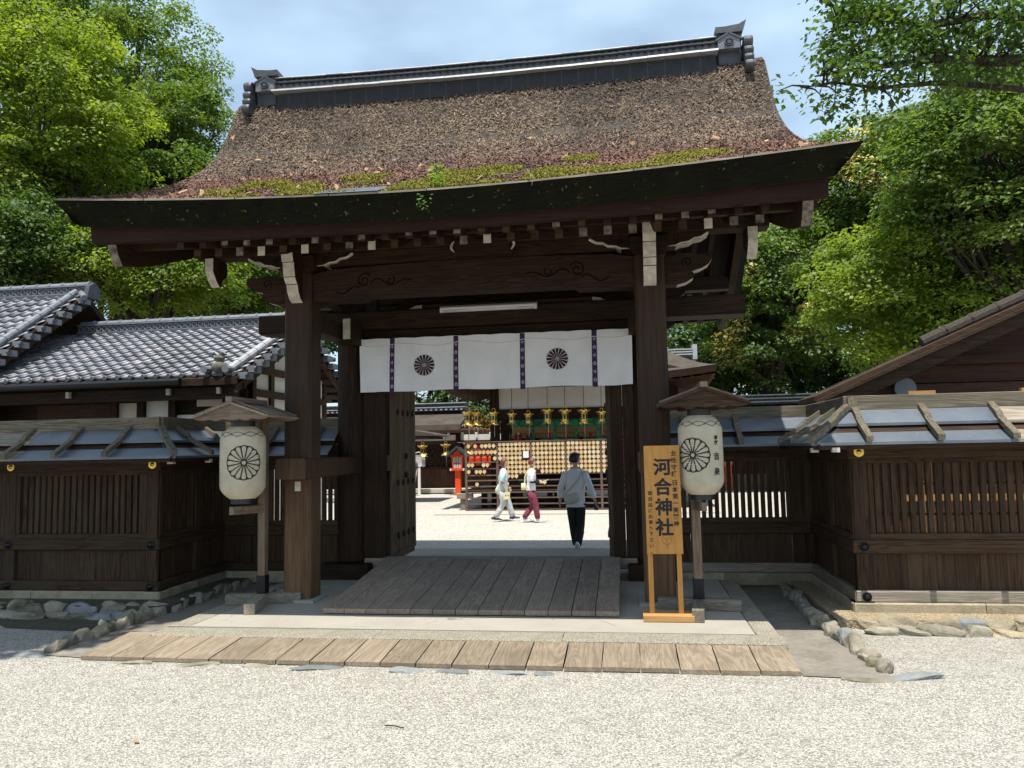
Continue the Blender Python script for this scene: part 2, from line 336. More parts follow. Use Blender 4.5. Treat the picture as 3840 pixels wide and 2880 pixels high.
# ------------------------------------------------------------------ mesh helpers
class MB:
    def __init__(s): s.v = []; s.f = []
    def add(s, vs, fs):
        k = len(s.v); s.v += [tuple(p) for p in vs]; s.f += [tuple(i+k for i in f) for f in fs]; return s
    def box(s, x0, x1, y0, y1, z0, z1, c=0.):
        """box, optionally with long edges chamfered (c) so that they catch light"""
        if c <= 0:
            return s.add([(x0, y0, z0), (x1, y0, z0), (x1, y1, z0), (x0, y1, z0), (x0, y0, z1), (x1, y0, z1), (x1, y1, z1), (x0, y1, z1)],
                         [(0, 3, 2, 1), (4, 5, 6, 7), (0, 1, 5, 4), (1, 2, 6, 5), (2, 3, 7, 6), (3, 0, 4, 7)])
        d = (x1-x0, y1-y0, z1-z0); ax = d.index(max(d))
        def oc(a0, a1, b0, b1): return [(a0+c, b0), (a1-c, b0), (a1, b0+c), (a1, b1-c), (a1-c, b1), (a0+c, b1), (a0, b1-c), (a0, b0+c)]
        if ax == 0: P = lambda t: [((x0, x1)[t], a, b) for a, b in oc(y0, y1, z0, z1)]
        elif ax == 1: P = lambda t: [(b, (y0, y1)[t], a) for a, b in oc(z0, z1, x0, x1)]
        else: P = lambda t: [(a, b, (z0, z1)[t]) for a, b in oc(x0, x1, y0, y1)]
        n = 8; fs = [(i, (i+1) % n, n+(i+1) % n, n+i) for i in range(n)] + [tuple(range(n-1, -1, -1)), tuple(range(n, 2*n))]
        return s.add(P(0)+P(1), fs)
    def prism(s, poly, ax, a0, a1):
        """extrude a 2D outline: ax 'x' -> poly in (y,z); 'y' -> (x,z); 'z' -> (x,y)"""
        n = len(poly)
        g = {'x': lambda p, a: (a, p[0], p[1]), 'y': lambda p, a: (p[0], a, p[1]), 'z': lambda p, a: (p[0], p[1], a)}[ax]
        return s.add([g(p, a0) for p in poly] + [g(p, a1) for p in poly],
                     [(i, (i+1) % n, n+(i+1) % n, n+i) for i in range(n)] + [tuple(range(n-1, -1, -1)), tuple(range(n, 2*n))])
    def bar(s, a, b, w, h, up=(0, 0, 1)):
        """rectangular bar from a to b; w across, h along 'up'"""
        a, b = Vector(a), Vector(b); d = (b-a).normalized(); up = Vector(up)
        if abs(d.dot(up)) > .98: up = Vector((0, 1, 0))
        r = d.cross(up).normalized(); u = r.cross(d)
        P = []
        for p in (a, b):
            for i, j in ((-1, -1), (1, -1), (1, 1), (-1, 1)): P.append(p + r*(w/2*i) + u*(h/2*j))
        return s.add(P, [(3, 2, 1, 0), (4, 5, 6, 7), (0, 1, 5, 4), (1, 2, 6, 5), (2, 3, 7, 6), (3, 0, 4, 7)])
    def tube(s, pts, rad, n=8, cap=True):
        pts = [Vector(p) for p in pts]; rs = rad if isinstance(rad, (list, tuple)) else [rad]*len(pts)
        V = []; up = Vector((0.31, .2, .93)).normalized()
        for i, p in enumerate(pts):
            d = (pts[min(i+1, len(pts)-1)]-pts[max(i-1, 0)]).normalized()
            r = d.cross(up); r = r.normalized() if r.length > 1e-4 else d.orthogonal().normalized(); u = r.cross(d)
            V += [p + r*(rs[i]*cos(2*pi*k/n)) + u*(rs[i]*sin(2*pi*k/n)) for k in range(n)]
        F = [(i*n+k, i*n+(k+1) % n, (i+1)*n+(k+1) % n, (i+1)*n+k) for i in range(len(pts)-1) for k in range(n)]
        if cap: F += [tuple(range(n-1, -1, -1)), tuple(range((len(pts)-1)*n, len(pts)*n))]
        return s.add(V, F)
    def lathe(s, prof, c, n=20, ax='z', cap=True):
        c = Vector(c); V = []
        for r, h in prof:
            for k in range(n):
                a = 2*pi*k/n
                o = {'z': (r*cos(a), r*sin(a), h), 'y': (r*cos(a), h, r*sin(a)), 'x': (h, r*cos(a), r*sin(a))}[ax]
                V.append(c+Vector(o))
        m = len(prof); F = [(i*n+k, i*n+(k+1) % n, (i+1)*n+(k+1) % n, (i+1)*n+k) for i in range(m-1) for k in range(n)]
        if cap: F += [tuple(range(n-1, -1, -1)), tuple(range((m-1)*n, m*n))]
        return s.add(V, F)
    def grid(s, P):
        """P[i][j] points"""
        n = len(P[0]); V = [p for r in P for p in r]
        return s.add(V, [(i*n+j, i*n+j+1, (i+1)*n+j+1, (i+1)*n+j) for i in range(len(P)-1) for j in range(n-1)])
    def build(s, name, mat, parent=None, smooth=False, kind=None, loc=None):
        return link_mesh(name, np.array(s.v, dtype=float), s.f, mat, parent, smooth, kind, loc)
def wloc(o):
    p = Vector((0, 0, 0))
    while o is not None: p = p + o.location; o = o.parent
    return p
def link_mesh(name, v, f, mat, parent=None, smooth=False, kind=None, loc=None):
    c = Vector(loc) if loc is not None else Vector(((v.min(0)+v.max(0))/2).tolist())
    me = bpy.data.meshes.new(name); me.from_pydata((v-np.array(c)).tolist(), [], f)
    me.validate(); fix_normals(me)
    if smooth: me.polygons.foreach_set('use_smooth', [True]*len(me.polygons))
    me.materials.append(M[mat] if isinstance(mat, str) else mat)
    o = bpy.data.objects.new(name, me); COL.objects.link(o)
    if parent is not None: o.parent = parent; o.location = c - wloc(parent)
    else: o.location = c
    if kind: o['kind'] = kind
    return o
import bmesh
def fix_normals(me):
    if len(me.polygons) > 30000: return
    b = bmesh.new(); b.from_mesh(me); bmesh.ops.recalc_face_normals(b, faces=b.faces); b.to_mesh(me); b.free()
def big_mesh(name, V, F, mat, parent=None, kind=None, smooth=False, loc=(0, 0, 0), link=True):
    """fast path for numpy meshes: V (n,3), F (m,k) with constant k"""
    me = bpy.data.meshes.new(name); V = np.asarray(V, dtype=np.float32) - np.array(loc, dtype=np.float32); F = np.asarray(F, dtype=np.int32); k = F.shape[1]
    me.vertices.add(len(V)); me.vertices.foreach_set('co', V.ravel())
    me.loops.add(F.size); me.loops.foreach_set('vertex_index', F.ravel())
    me.polygons.add(len(F)); me.polygons.foreach_set('loop_start', np.arange(0, F.size, k, dtype=np.int32)); me.polygons.foreach_set('loop_total', np.full(len(F), k, dtype=np.int32))
    if smooth: me.polygons.foreach_set('use_smooth', np.ones(len(F), dtype=bool))
    me.update(calc_edges=True); me.materials.append(M[mat])
    if not link: return me
    o = bpy.data.objects.new(name, me); COL.objects.link(o)
    if parent is not None: o.parent = parent; o.location = Vector(loc) - wloc(parent)
    else: o.location = loc
    if kind: o['kind'] = kind
    return o
def tag(o, label, cat, group=None):
    o['label'] = label; o['category'] = cat
    if group: o['group'] = group
    return o
def thing(name, label, cat, loc, group=None):
    o = bpy.data.objects.new(name, None); COL.objects.link(o); o.location = loc; o.empty_display_size = .2
    return tag(o, label, cat, group)
def copy_tree(o, parent=None, skip=()):
    c = o.copy(); COL.objects.link(c); c.parent = parent
    for ch in list(o.children): copy_tree(ch, c)
    return c
def piece(src, loc, parent, rot=None, scale=None):
    """a repeat of a part that shares its mesh; loc in world space"""
    c = src.copy(); COL.objects.link(c); c.parent = parent; c.location = Vector(loc) - (wloc(parent) if parent else Vector((0, 0, 0)))
    if rot is not None: c.rotation_euler = rot
    if scale is not None: c.scale = scale
    return c
def rock(name, c, sx, sy, sz, mat, parent, seed, rough=.22):
    r = random.Random(seed); b = bmesh.new(); bmesh.ops.create_icosphere(b, subdivisions=3, radius=1)
    ph = [r.uniform(0, 6.28) for _ in range(9)]
    cuts = []
    for _ in range(9):
        n_ = Vector((r.gauss(0, 1), r.gauss(0, 1), r.gauss(0, 1))).normalized(); cuts.append((n_, r.uniform(.62, .88)))
    for v in b.verts:
        for n_, d_ in cuts:
            e = v.co.dot(n_)-d_
            if e > 0: v.co = v.co-n_*e
        p = v.co; q = 1 + rough*(sin(2.3*p.x+ph[0])*.5+sin(3.1*p.y+ph[1])*.5+sin(2.7*p.z+ph[2])*.4+.35*sin(5.3*p.x+4*p.y+ph[3])+.3*sin(6*p.z-5*p.y+ph[4]))
        q2 = Vector([math.copysign(abs(t)**.8, t) for t in p])*1.12      # squarish boulders
        v.co = Vector((q2.x*sx*q, q2.y*sy*q, q2.z*sz*q))
    me = bpy.data.meshes.new(name); b.to_mesh(me); b.free(); me.materials.append(M[mat])
    o = bpy.data.objects.new(name, me); COL.objects.link(o); o.location = Vector(c) - (wloc(parent) if parent else Vector((0, 0, 0))); o.parent = parent
    o.rotation_euler = (r.uniform(-.12, .12), r.uniform(-.12, .12), r.uniform(-.3, .3))
    return o
# ================================================================== ground
GX = -1.73                                      # centre line of the gate
def sheet_obj(name, poly, z, mat, kind='structure'):
    o = link_mesh(name, np.array([(x, y, z) for x, y in poly], float), [tuple(range(len(poly)))], mat, None, loc=(0, 0, 0)); o['kind'] = kind; return o
sheet_obj('ground', [(-260, -60), (260, -60), (260, 420), (-260, 420)], 0, 'gravel')
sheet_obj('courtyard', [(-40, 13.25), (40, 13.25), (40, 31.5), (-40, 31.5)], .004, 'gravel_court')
sheet_obj('woodland_floor', [(-200, 36), (200, 36), (200, 400), (-200, 400)], .006, 'mossground')
sheet_obj('gutter_bed', [(1.30, 6.36), (1.95, 6.30), (1.98, 10.2), (1.28, 10.2)], .008, 'gutter')
sheet_obj('drain_bed', [(-5.30, 6.50), (-4.90, 6.44), (-4.60, 7.0), (-4.60, 10.2), (-5.2, 10.2)], .008, 'gutter')
def slab(name, x0, x1, y0, y1, z, h, mat, c=.012):
    o = MB().box(x0, x1, y0, y1, z-h, z, c).build(name, mat); o['kind'] = 'structure'; return o
# platform under the gate: concrete floor framed by granite kerb slabs
pf = MB().box(-4.36, 1.10, 7.28, 13.2, -.1, .10, .01).build('platform_floor', 'concrete'); pf['kind'] = 'structure'
for i, (x0, x1, y0, y1) in enumerate([(-4.60, -2.36, 6.96, 7.272), (-2.352, -.62, 6.96, 7.272), (-.612, 1.31, 6.96, 7.272),
                                      (1.108, 1.31, 7.28, 9.1), (1.108, 1.31, 9.108, 11.2), (-4.60, -4.368, 7.28, 9.0), (-4.60, -4.368, 9.008, 11.2)]):
    k = MB().box(x0, x1, y0, y1, -.1, .092 + .003*(i % 3), .008).build('platform_kerb', 'washed'); k['kind'] = 'structure'
# plank walkway in front of the platform: 20 boards
wk = thing('plank_walkway', 'low walkway of pale weathered boards laid in front of the gate platform', 'walkway', (-1.77, 6.7, 0))
xs = np.linspace(-4.86, 1.29, 21)
for i in range(20):
    a, b_ = xs[i]+.0035+random.uniform(0, .004), xs[i+1]-.0035-random.uniform(0, .004)
    y0 = 6.365+random.uniform(-.012, .012); y1 = 7.08+random.uniform(-.008, .008); z = .055 + random.uniform(-.003, .003)
    sh = -.018*(i/19-.5)
    z0_, z1_ = .040+random.uniform(-.003, .003), .090+random.uniform(-.003, .003); y0 += sh
    m = MB().add([(a, y0, z0_-.034), (b_, y0, z0_-.034), (b_, y1, z1_-.034), (a, y1, z1_-.034), (a, y0, z0_), (b_, y0, z0_), (b_, y1, z1_), (a, y1, z1_)], [(0, 3, 2, 1), (4, 5, 6, 7), (0, 1, 5, 4), (1, 2, 6, 5), (2, 3, 7, 6), (3, 0, 4, 7)])
    m.build('plank', 'deck_y', wk)
for y in (6.5, 6.9):
    MB().box(-4.8, 1.25, y-.04, y+.04, -.02, .004).build('bearer', 'deck_x', wk)
# the wooden ramp up to the threshold
rm = thing('wooden_ramp', 'broad sloping ramp of grey brown planks rising to the gate threshold', 'ramp', (-1.67, 8.9, .1))
xs = np.linspace(-3.22, -.115, 14)
for i in range(13):
    a, b_ = xs[i]+.003+random.uniform(0, .002), xs[i+1]-.003-random.uniform(0, .002); d = random.uniform(-.003, .003)
    MB().prism([(7.89+d, .112), (7.885+d, .162), (10.08, .372), (10.08, .322)], 'x', a, b_).build('plank', 'ramp_y', rm)
MB().box(-3.27, -.11, 10.082, 10.19, .26, .376, .006).build('top_board', 'ramp_x', rm)
for x in (-3.15, -1.67, -.2):
    MB().prism([(8.05, .1), (10.08, .1), (10.08, .318), (8.05, .122)], 'x', x-.04, x+.04).build('bearer', 'ramp_y', rm)

# ================================================================== the gate
gate = thing('shrine_gate', 'great dark timber shrine gate with thick bark roof and tiled ridge', 'gate', (GX, 10.3, 0))
PX = 2.05
def profile(pts, n=None):
    return pts
# verge profile of the roof (measured): (Y, z)
PY = np.array([6.68, 7.2, 7.7, 8.3, 8.83, 9.25, 9.62, 9.90, 10.15, 10.35])
PZ = np.array([4.335, 4.50, 4.70, 4.97, 5.27, 5.56, 5.89, 6.32, 6.82, 6.98])
EY = 6.70; RY = 10.35
def uu(x): return (x-GX)/3.8
def raise_(x, y):
    w = np.interp(y, [6.7, 8.0, 9.5, 10.35], [.165, .11, .05, .04]); return w*(abs(uu(x))**1.8)
def top_z(x, y):
    y = RY-abs(y-RY); return np.interp(y, PY, PZ) + .17*np.exp(-((y-7.75)/.72)**2)*(1-np.exp(-((y-EY)/.22)**2))*np.clip(1-abs(uu(x))**3, 0, 1) - np.interp(y, [6.7, 8.0, 9.5, 10.35], [.165, .11, .05, .04]) + raise_(x, y)
UY = np.array([6.84, 7.2, 7.6, 8.5, 9.5, 10.35]); UZ = np.array([3.955, 4.04, 4.15, 4.52, 5.02, 5.55])
def under_z(x, y):
    y = RY-abs(y-RY); return np.interp(y, UY, UZ) + raise_(x, y)*.95
def verge_x(s, y):
    """half width of the thatch at depth y: a little wider at the eaves"""
    y = RY-abs(y-RY); return GX + s*np.interp(y, [6.7, 8.0, 10.35], [3.81, 3.76, 3.71])
# thatch: solid body with a rough top
ys_top = [EY, 6.75] + list(np.linspace(6.95, RY, 22)); ys_rear = [2*RY-y for y in ys_top[::-1]][1:]
ysT = ys_top+ys_rear; US = np.linspace(-1, 1, 49)
def thatch_pt(u, y, z): return (GX + u*(verge_x(1, y)-GX), y, z)
mb = MB(); jr = random.Random(5)
mb.grid([[thatch_pt(u, y, top_z(GX+u*3.8, y) + (jr.uniform(-.012, .012) if 2 < j < len(ysT)-3 else 0)) for u in US] for j, y in enumerate(ysT)])
th = mb.build('thatch_roof', 'bark', gate, smooth=True)
def strip(y0, y1, f0, f1, name, mat, par, inset0=0., inset1=0.):
    A = [(GX+u*(3.81-inset0), y0, f0(GX+u*3.8)) for u in US]; B = [(GX+u*(3.81-inset1), y1, f1(GX+u*3.8)) for u in US]
    return MB().grid([A, B]).build(name, mat, par)
for sgn, nm in ((1, 'front'), (-1, 'rear')):
    e0 = RY-sgn*(RY-EY); e1 = RY-sgn*(RY-6.86)
    strip(e0, e1, lambda x: top_z(x, EY)-.006, lambda x: under_z(x, 6.86), 'eave_face', 'eaveface', th, 0, .20)
    # soffit
    yy = [6.862]+list(np.linspace(7.0, RY, 9)); yy = yy if sgn > 0 else [2*RY-y for y in yy]
    MB().grid([[(GX+u*(np.interp(RY-abs(y-RY), [6.86, 7.3, 10.35], [3.61, 3.6, 3.55])), y, under_z(GX+u*3.8, y)) for u in US] for y in yy]).build('soffit', 'dark_y', gate)
# cut verges of the thatch
for s in (-1, 1):
    A = [(verge_x(s, y), y, top_z(GX+s*3.8, y)) for y in ysT]
    B = [(GX+s*np.interp(RY-abs(y-RY), [6.7, 7.3, 10.35], [3.61, 3.6, 3.55]), y if 0 < i < len(ysT)-1 else (6.86 if i == 0 else 2*RY-6.86), under_z(GX+s*3.8, max(6.86, min(2*RY-6.86, y)))) for i, y in enumerate(ysT)]
    MB().grid([A, B]).build('verge_face', 'eaveface', th)
# thin pale lip boards along the top of the eave
lips = np.linspace(-.985, .985, 9)
for i in range(8):
    a, b_ = lips[i]+.001, lips[i+1]-.001
    us = np.linspace(a, b_, 8); V = []
    for y, dz in ((EY-.018, -.006), (EY-.018, .012), (EY+.10, .052), (EY+.10, .03)):
        V.append([(GX+u*3.81, y, top_z(GX+u*3.81, EY)+dz) for u in us])
    MB().grid([V[0], V[1], V[2], V[3], V[0]]).build('lip_board', 'grey_x', th)
# bark flakes over the front slope (weathered chips standing proud of the thatch)
def flakes(n, seed, lo, hi, sx, sy, lift, mat, name, mask=None, kind='stuff', tilt=.5):
    r = np.random.default_rng(seed)
    u = r.uniform(-.995, .995, n); y = lo+(hi-lo)*r.random(n)
    if mask is not None:
        keep = mask(u, y, r); u, y = u[keep], y[keep]; n = len(u)
    x = GX + u*np.interp(y, [6.7, 8.0, 10.35], [3.79, 3.75, 3.70])
    z = top_z(x, y); slope = (top_z(x, y+.02)-z)/.02
    N = np.stack([np.zeros(n), -slope, np.ones(n)], 1); N /= np.linalg.norm(N, axis=1)[:, None]
    a = r.normal(size=(n, 3)); a -= (a*N).sum(1)[:, None]*N; a /= np.linalg.norm(a, axis=1)[:, None]
    a += N*r.normal(0, tilt, n)[:, None]; a /= np.linalg.norm(a, axis=1)[:, None]
    b_ = np.cross(N, a); b_ += N*r.normal(0, tilt, n)[:, None]; b_ /= np.linalg.norm(b_, axis=1)[:, None]
    L = r.uniform(.6, 1.5, n)[:, None]*sx/2; W = r.uniform(.6, 1.4, n)[:, None]*sy/2
    c = np.stack([x, y, z], 1) + N*(r.random(n)*lift)[:, None]
    V = np.stack([c-a*L-b_*W*.6, c+a*L*.9-b_*W, c+a*L+b_*W*.7, c-a*L*.8+b_*W], 1).reshape(-1, 3)
    return big_mesh(name, V, np.arange(n*4).reshape(-1, 4), mat, th, kind, loc=(GX, 8.5, 5))
flakes(150000, 1, 6.74, 10.25, .040, .0125, .020, 'flake', 'bark_chips')
_mr = np.random.default_rng(3); mc = [(_mr.uniform(-.62, .72), 6.74+abs(_mr.normal(0, .24)), _mr.uniform(.025, .09), _mr.uniform(.07, .26)) for _ in range(34)]
def mossmask(u, y, r):
    k = np.zeros(len(u))
    for cu, cy, ru, ry in mc: k = np.maximum(k, 1.15-((u-cu)/ru)**2-((y-cy)/ry)**2)
    return r.random(len(u)) < np.clip(k, 0, 1)
flakes(300000, 4, 6.71, 7.75, .020, .013, .035, 'moss', 'moss_cushions', mossmask, tilt=1.0)
flakes(260, 6, 6.8, 9.9, .075, .04, .05, 'dryleaf', 'fallen_leaves', lambda u, y, r: r.random(len(u)) < np.clip(1.25-(y-6.8)/2.4, .12, 1), tilt=.6)
# repair sheet on the eave, a weed and a bare twig
rs = MB()
us = np.linspace(-.285, -.12, 8)
rs.grid([[(GX+u*3.81, EY-.035, top_z(GX+u*3.81, EY)+.016) for u in us], [(GX+(u+.012)*3.81, EY+.24, top_z(GX+u*3.81, EY+.24)+.03) for u in us]]).build('repair_sheet', 'sheet', th)
def weed(cx, cy, n, h, seed):
    r = random.Random(seed); m = MB(); z0 = float(top_z(cx, cy))
    for i in range(n):
        a = r.uniform(0, 6.28); t = r.uniform(.1, 1); px, py, pz = cx+cos(a)*.05*(1+t)*r.random(), cy+sin(a)*.05, z0+h*t
        q = Vector((cos(a), sin(a)*.7, r.uniform(-.3, .6))).normalized(); s = Vector((-q.y, q.x, r.uniform(-.4, .4))).normalized(); L = r.uniform(.03, .055)
        P = Vector((px, py, pz)); m.add([P, P+q*L*.5+s*L*.3, P+q*L, P+q*L*.5-s*L*.3], [(0, 1, 2, 3)])
    for i in range(4): m.tube([(cx, cy, z0-.02), (cx+r.uniform(-.03, .03), cy-.02, z0+h*.6), (cx+r.uniform(-.08, .08), cy-.04, z0+h)], .003, 4)
    return m
ww = thing('roof_weed', 'small bright green weed growing out of the mossy eave', 'plant', (-1.62, EY, 4.2))
weed(-1.62, 6.76, 70, .20, 3).build('leaves', 'weed', ww)
w2 = MB(); r_ = random.Random(8)
for i in range(26):
    P = Vector((-1.73+r_.uniform(-.09, .05), EY-.03-r_.random()*.03, 4.15-r_.random()*.16)); q = Vector((r_.uniform(-1, 1), -.6, r_.uniform(-.8, .3))).normalized(); s = q.orthogonal().normalized(); L = r_.uniform(.025, .045)
    w2.add([P, P+q*L*.5+s*L*.3, P+q*L, P+q*L*.5-s*L*.3], [(0, 1, 2, 3)])
w2.build('hanging_leaves', 'weed', ww)

MB().tube([(-1.15, 7.0, float(top_z(-1.15, 7.0))+.05), (-.95, 6.8, 4.31), (-.80, 6.68, 4.30), (-.74, 6.64, 4.20), (-.755, 6.63, 4.13)], [.006, .006, .005, .004, .002], 5).build('bare_twig', 'grey_x', th)
# ---- eave board, rafters
for sgn in (1, -1):
    yb = RY-sgn*(RY-6.965); us = np.linspace(-.94, .94, 33)
    A = [(GX+u*3.8, yb, 3.898+.075*abs(u)**1.8) for u in us]; B = [(GX+u*3.8, yb-sgn*.03, 4.04+.15*abs(u)**1.8) for u in us]
    C2 = [(GX+u*3.8, yb+sgn*.08, 3.898+.075*abs(u)**1.8) for u in us]
    MB().grid([C2, A, B]).build('eave_board', 'red_board', gate)
    A = [(GX+u*3.8, RY-sgn*(RY-7.36), 3.955+.03*abs(u)**1.8) for u in us]; B = [(GX+u*3.8, RY-sgn*(RY-7.36), 4.03+.03*abs(u)**1.8) for u in us]
    C2 = [(GX+u*3.8, RY-sgn*(RY-7.46), 3.965+.03*abs(u)**1.8) for u in us]
    MB().grid([C2, A, B]).build('eave_board', 'dark_x', gate)
rw = random.Random(17)
proto_low = proto_up = proto_e1 = None
for sgn in (1, -1):
    Yf = lambda y: y if sgn > 0 else 2*RY-y
    for k in range(-13, 13):
        x = -1.30+.2386*k
        if abs(x-GX) > 3.2: continue
        lift = .03*abs(uu(x))**1.8
        lo = MB().prism([(Yf(7.40), 3.845+lift), (Yf(7.40), 3.94+lift), (Yf(10.3), 5.158+lift), (Yf(10.3), 5.063+lift)], 'x', x-.038, x+.038).build('rafter', 'dark_y', gate)
        up = MB().prism([(Yf(7.09), 3.848+lift*2.2), (Yf(7.09), 3.935+lift*2.2), (Yf(8.3), 4.255+lift*2.2), (Yf(8.3), 4.168+lift*2.2)], 'x', x-.034, x+.034).build('flying_rafter', 'dark_y', gate)
        if sgn > 0:
            q = rw.random()
            mt = 'white_paint' if k in (-10, -8, 0, 9, -5) else ('end_paint' if rw.random() < .62 else 'fence_x')
            MB().box(x-.0385, x+.0385, 7.394, 7.399, 3.843+lift+(.0 if mt == 'white_paint' else rw.uniform(0, .03)), 3.942+lift).build('painted_end', mt, lo)
            if q < .6: MB().box(x-.034, x+.034, 7.084, 7.089, 3.848+lift*2.2+rw.uniform(0, .03), 3.936+lift*2.2).build('painted_end', 'end_paint' if q < .35 else 'fence_x', up)

# ---- bargeboards
for s in (-1, 1):
    xb = GX+s*3.42
    for sgn in (1, -1):
        Yf = lambda y: y if sgn > 0 else 2*RY-y
        yy = np.linspace(7.18, 10.34, 14)
        top = [(Yf(y), float(under_z(xb, y))-.012) for y in yy]
        bot = [(Yf(y), float(under_z(xb, y))-.012-.36-.05*(1-abs((y-8.6)/1.9))) for y in yy]
        tip = [(Yf(7.02), float(under_z(xb, 7.05))-.03), (Yf(7.06), float(under_z(xb, 7.05))-.14), (Yf(7.1), float(under_z(xb, 7.05))-.25)]
        poly = top[::-1]+tip[:1]+tip[1:]+bot
        bb = MB().prism(poly, 'x', xb-.045, xb+.045).build('bargeboard', 'dark_y', gate)
        if sgn > 0:
            e = [top[0]]+tip+[bot[0], bot[1]]
            P0 = [(xb-.047, y-.003, z) for y, z in e]; P1 = [(xb+.047, y-.003, z) for y, z in e]
            MB().grid([P0, P1]).build('painted_end', 'end_paint', bb)

# ---- posts
post_p = {}
for yc, nm in ((8.665, 'front'), (12.035, 'rear')):
    for s in (-1, 1):
        x = GX+s*PX
        p = MB().box(x-.165, x+.165, yc-.165, yc+.165, .135, 3.91, .028).build('post', 'post', gate)
        MB().box(x-.23, x+.23, yc-.23, yc+.23, .06, .132, .012).build('post_stone', 'concrete', gate)
for s in (-1, 1):
    x = GX+s*2.04
    MB().lathe([(.205, .32), (.205, 3.9), (.2, 5.0)], (x, 10.33, 0), 20).build('main_post', 'dark_z', gate, smooth=False)
    MB().box(x-.33, x+.33, 9.98, 10.68, .05, .30, .02).build('post_block', 'dark_x', gate)
    # jamb boards beside the doors
    a, b_ = sorted((GX+s*1.85, GX+s*1.545))
    n = 2
    for i in range(n):
        MB().box(a+(b_-a)*i/n+.002, a+(b_-a)*(i+1)/n-.002, 10.24, 10.33, .36, 3.335).build('jamb_board', 'dark_z', gate)
# tie beams front to back through the posts
for s in (-1, 1):
    x = GX+s*PX
    t = MB().box(x-.178, x+.178, 8.33, 12.35, 1.50, 1.735, .015).build('waist_tie', 'post', gate)
    MB().box(x-.10, x+.10, 8.84, 11.86, 3.28, 3.50).build('tie_beam', 'dark_y', gate)
    MB().box(x-.10, x+.10, 8.84, 11.86, 3.72, 3.94).build('tie_beam', 'dark_y', gate)
    if s > 0: pass
    wb = MB().prism([(9.62, 3.28), (9.72, 3.24), (10.12, 3.24), (10.12, 3.55), (9.62, 3.55)], 'x', x+.19*(-s)-.05, x+.19*(-s)+.05).build('bracket_arm', 'dark_y', gate)
    if s < 0: MB().box(x+.19*(-s)-.05, x+.19*(-s)+.05, 9.612, 9.617, 3.28, 3.55).build('painted_end', 'white_paint', wb)
    if s > 0:
        hx = MB().prism([(x+.02+.085*cos(pi/6+pi/3*k+o), 1.62+.085*sin(pi/6+pi/3*k+o)) for k in range(6) for o in (-.18, .18)], 'y', 8.305, 8.329).build('hex_fitting', 'iron', t)
        MB().lathe([(.04, 0), (.04, -.02), (.028, -.034), (.01, -.038)], (x+.02, 8.304, 1.62), 16, 'y').build('fitting_boss', 'iron', t, smooth=True)
    else:
        MB().box(x-.02, x+.05, 8.492, 8.499, 1.36, 1.47).build('paper_slip', 'white_paint', gate)
# ---- kabuki beam across the main posts
MB().box(GX-3.34, GX+3.31, 10.11, 10.52, 3.475, 3.735, .02).build('crossbeam', 'dark_x', gate)
MB().box(GX-1.83, GX+1.83, 10.2, 10.44, 3.335, 3.472, .01).build('door_head', 'dark_x', gate)
MB().box(GX-1.83, GX+1.83, 10.195, 10.45, .22, .352, .01).build('threshold', 'ramp_x', gate)
# ---- lintels front and rear with a stepped arch underneath
def lintel(y0, y1, nm):
    x0, x1 = GX-PX+.167, GX+PX-.167; st = .62
    low = 3.575; hi = 3.612
    poly = [(x0, low), (x0+st, low), (x0+st+.05, hi), (x1-st-.05, hi), (x1-st, low), (x1, low)]
    tp = [(x0+t*(x1-x0), 3.93+.055*sin(pi*min(1, max(0, t)))**.5 if 0 < t < 1 else 3.91) for t in np.linspace(1, 0, 15)]
    return MB().prism(poly+tp, 'y', y0, y1).build('lintel', 'dark_x', gate)
lf = lintel(8.56, 8.78, 'front'); lintel(11.92, 12.14, 'rear')
def spiral(cx, cz, s, turns, r0, r1, y, a0=0):
    return [(cx+s*(r0+(r1-r0)*t)*cos(a0+turns*2*pi*t), y, cz+(r0+(r1-r0)*t)*sin(a0+turns*2*pi*t)) for t in np.linspace(0, 1, 30)]
for s in (-1, 1):
    cx = GX+s*1.25
    m = MB(); m.tube(spiral(cx, 3.80, s, 1.4, .02, .09, 8.558, 0), .006, 5)
    m.tube([(cx-s*(.08+.5*t), 8.558, 3.79+.05*sin(t*9)*(1-t*.5)-.02) for t in np.linspace(0, 1, 20)], .006, 5)
    m.tube(spiral(cx-s*.32, 3.79, -s, 1.0, .015, .055, 8.558, 1), .006, 5)
    m.tube([(cx+s*(.05+.3*t), 8.558, 3.72-.05*t+.03*sin(t*7)) for t in np.linspace(0, 1, 16)], .006, 5)
    m.build('carved_scroll', 'groove', lf)
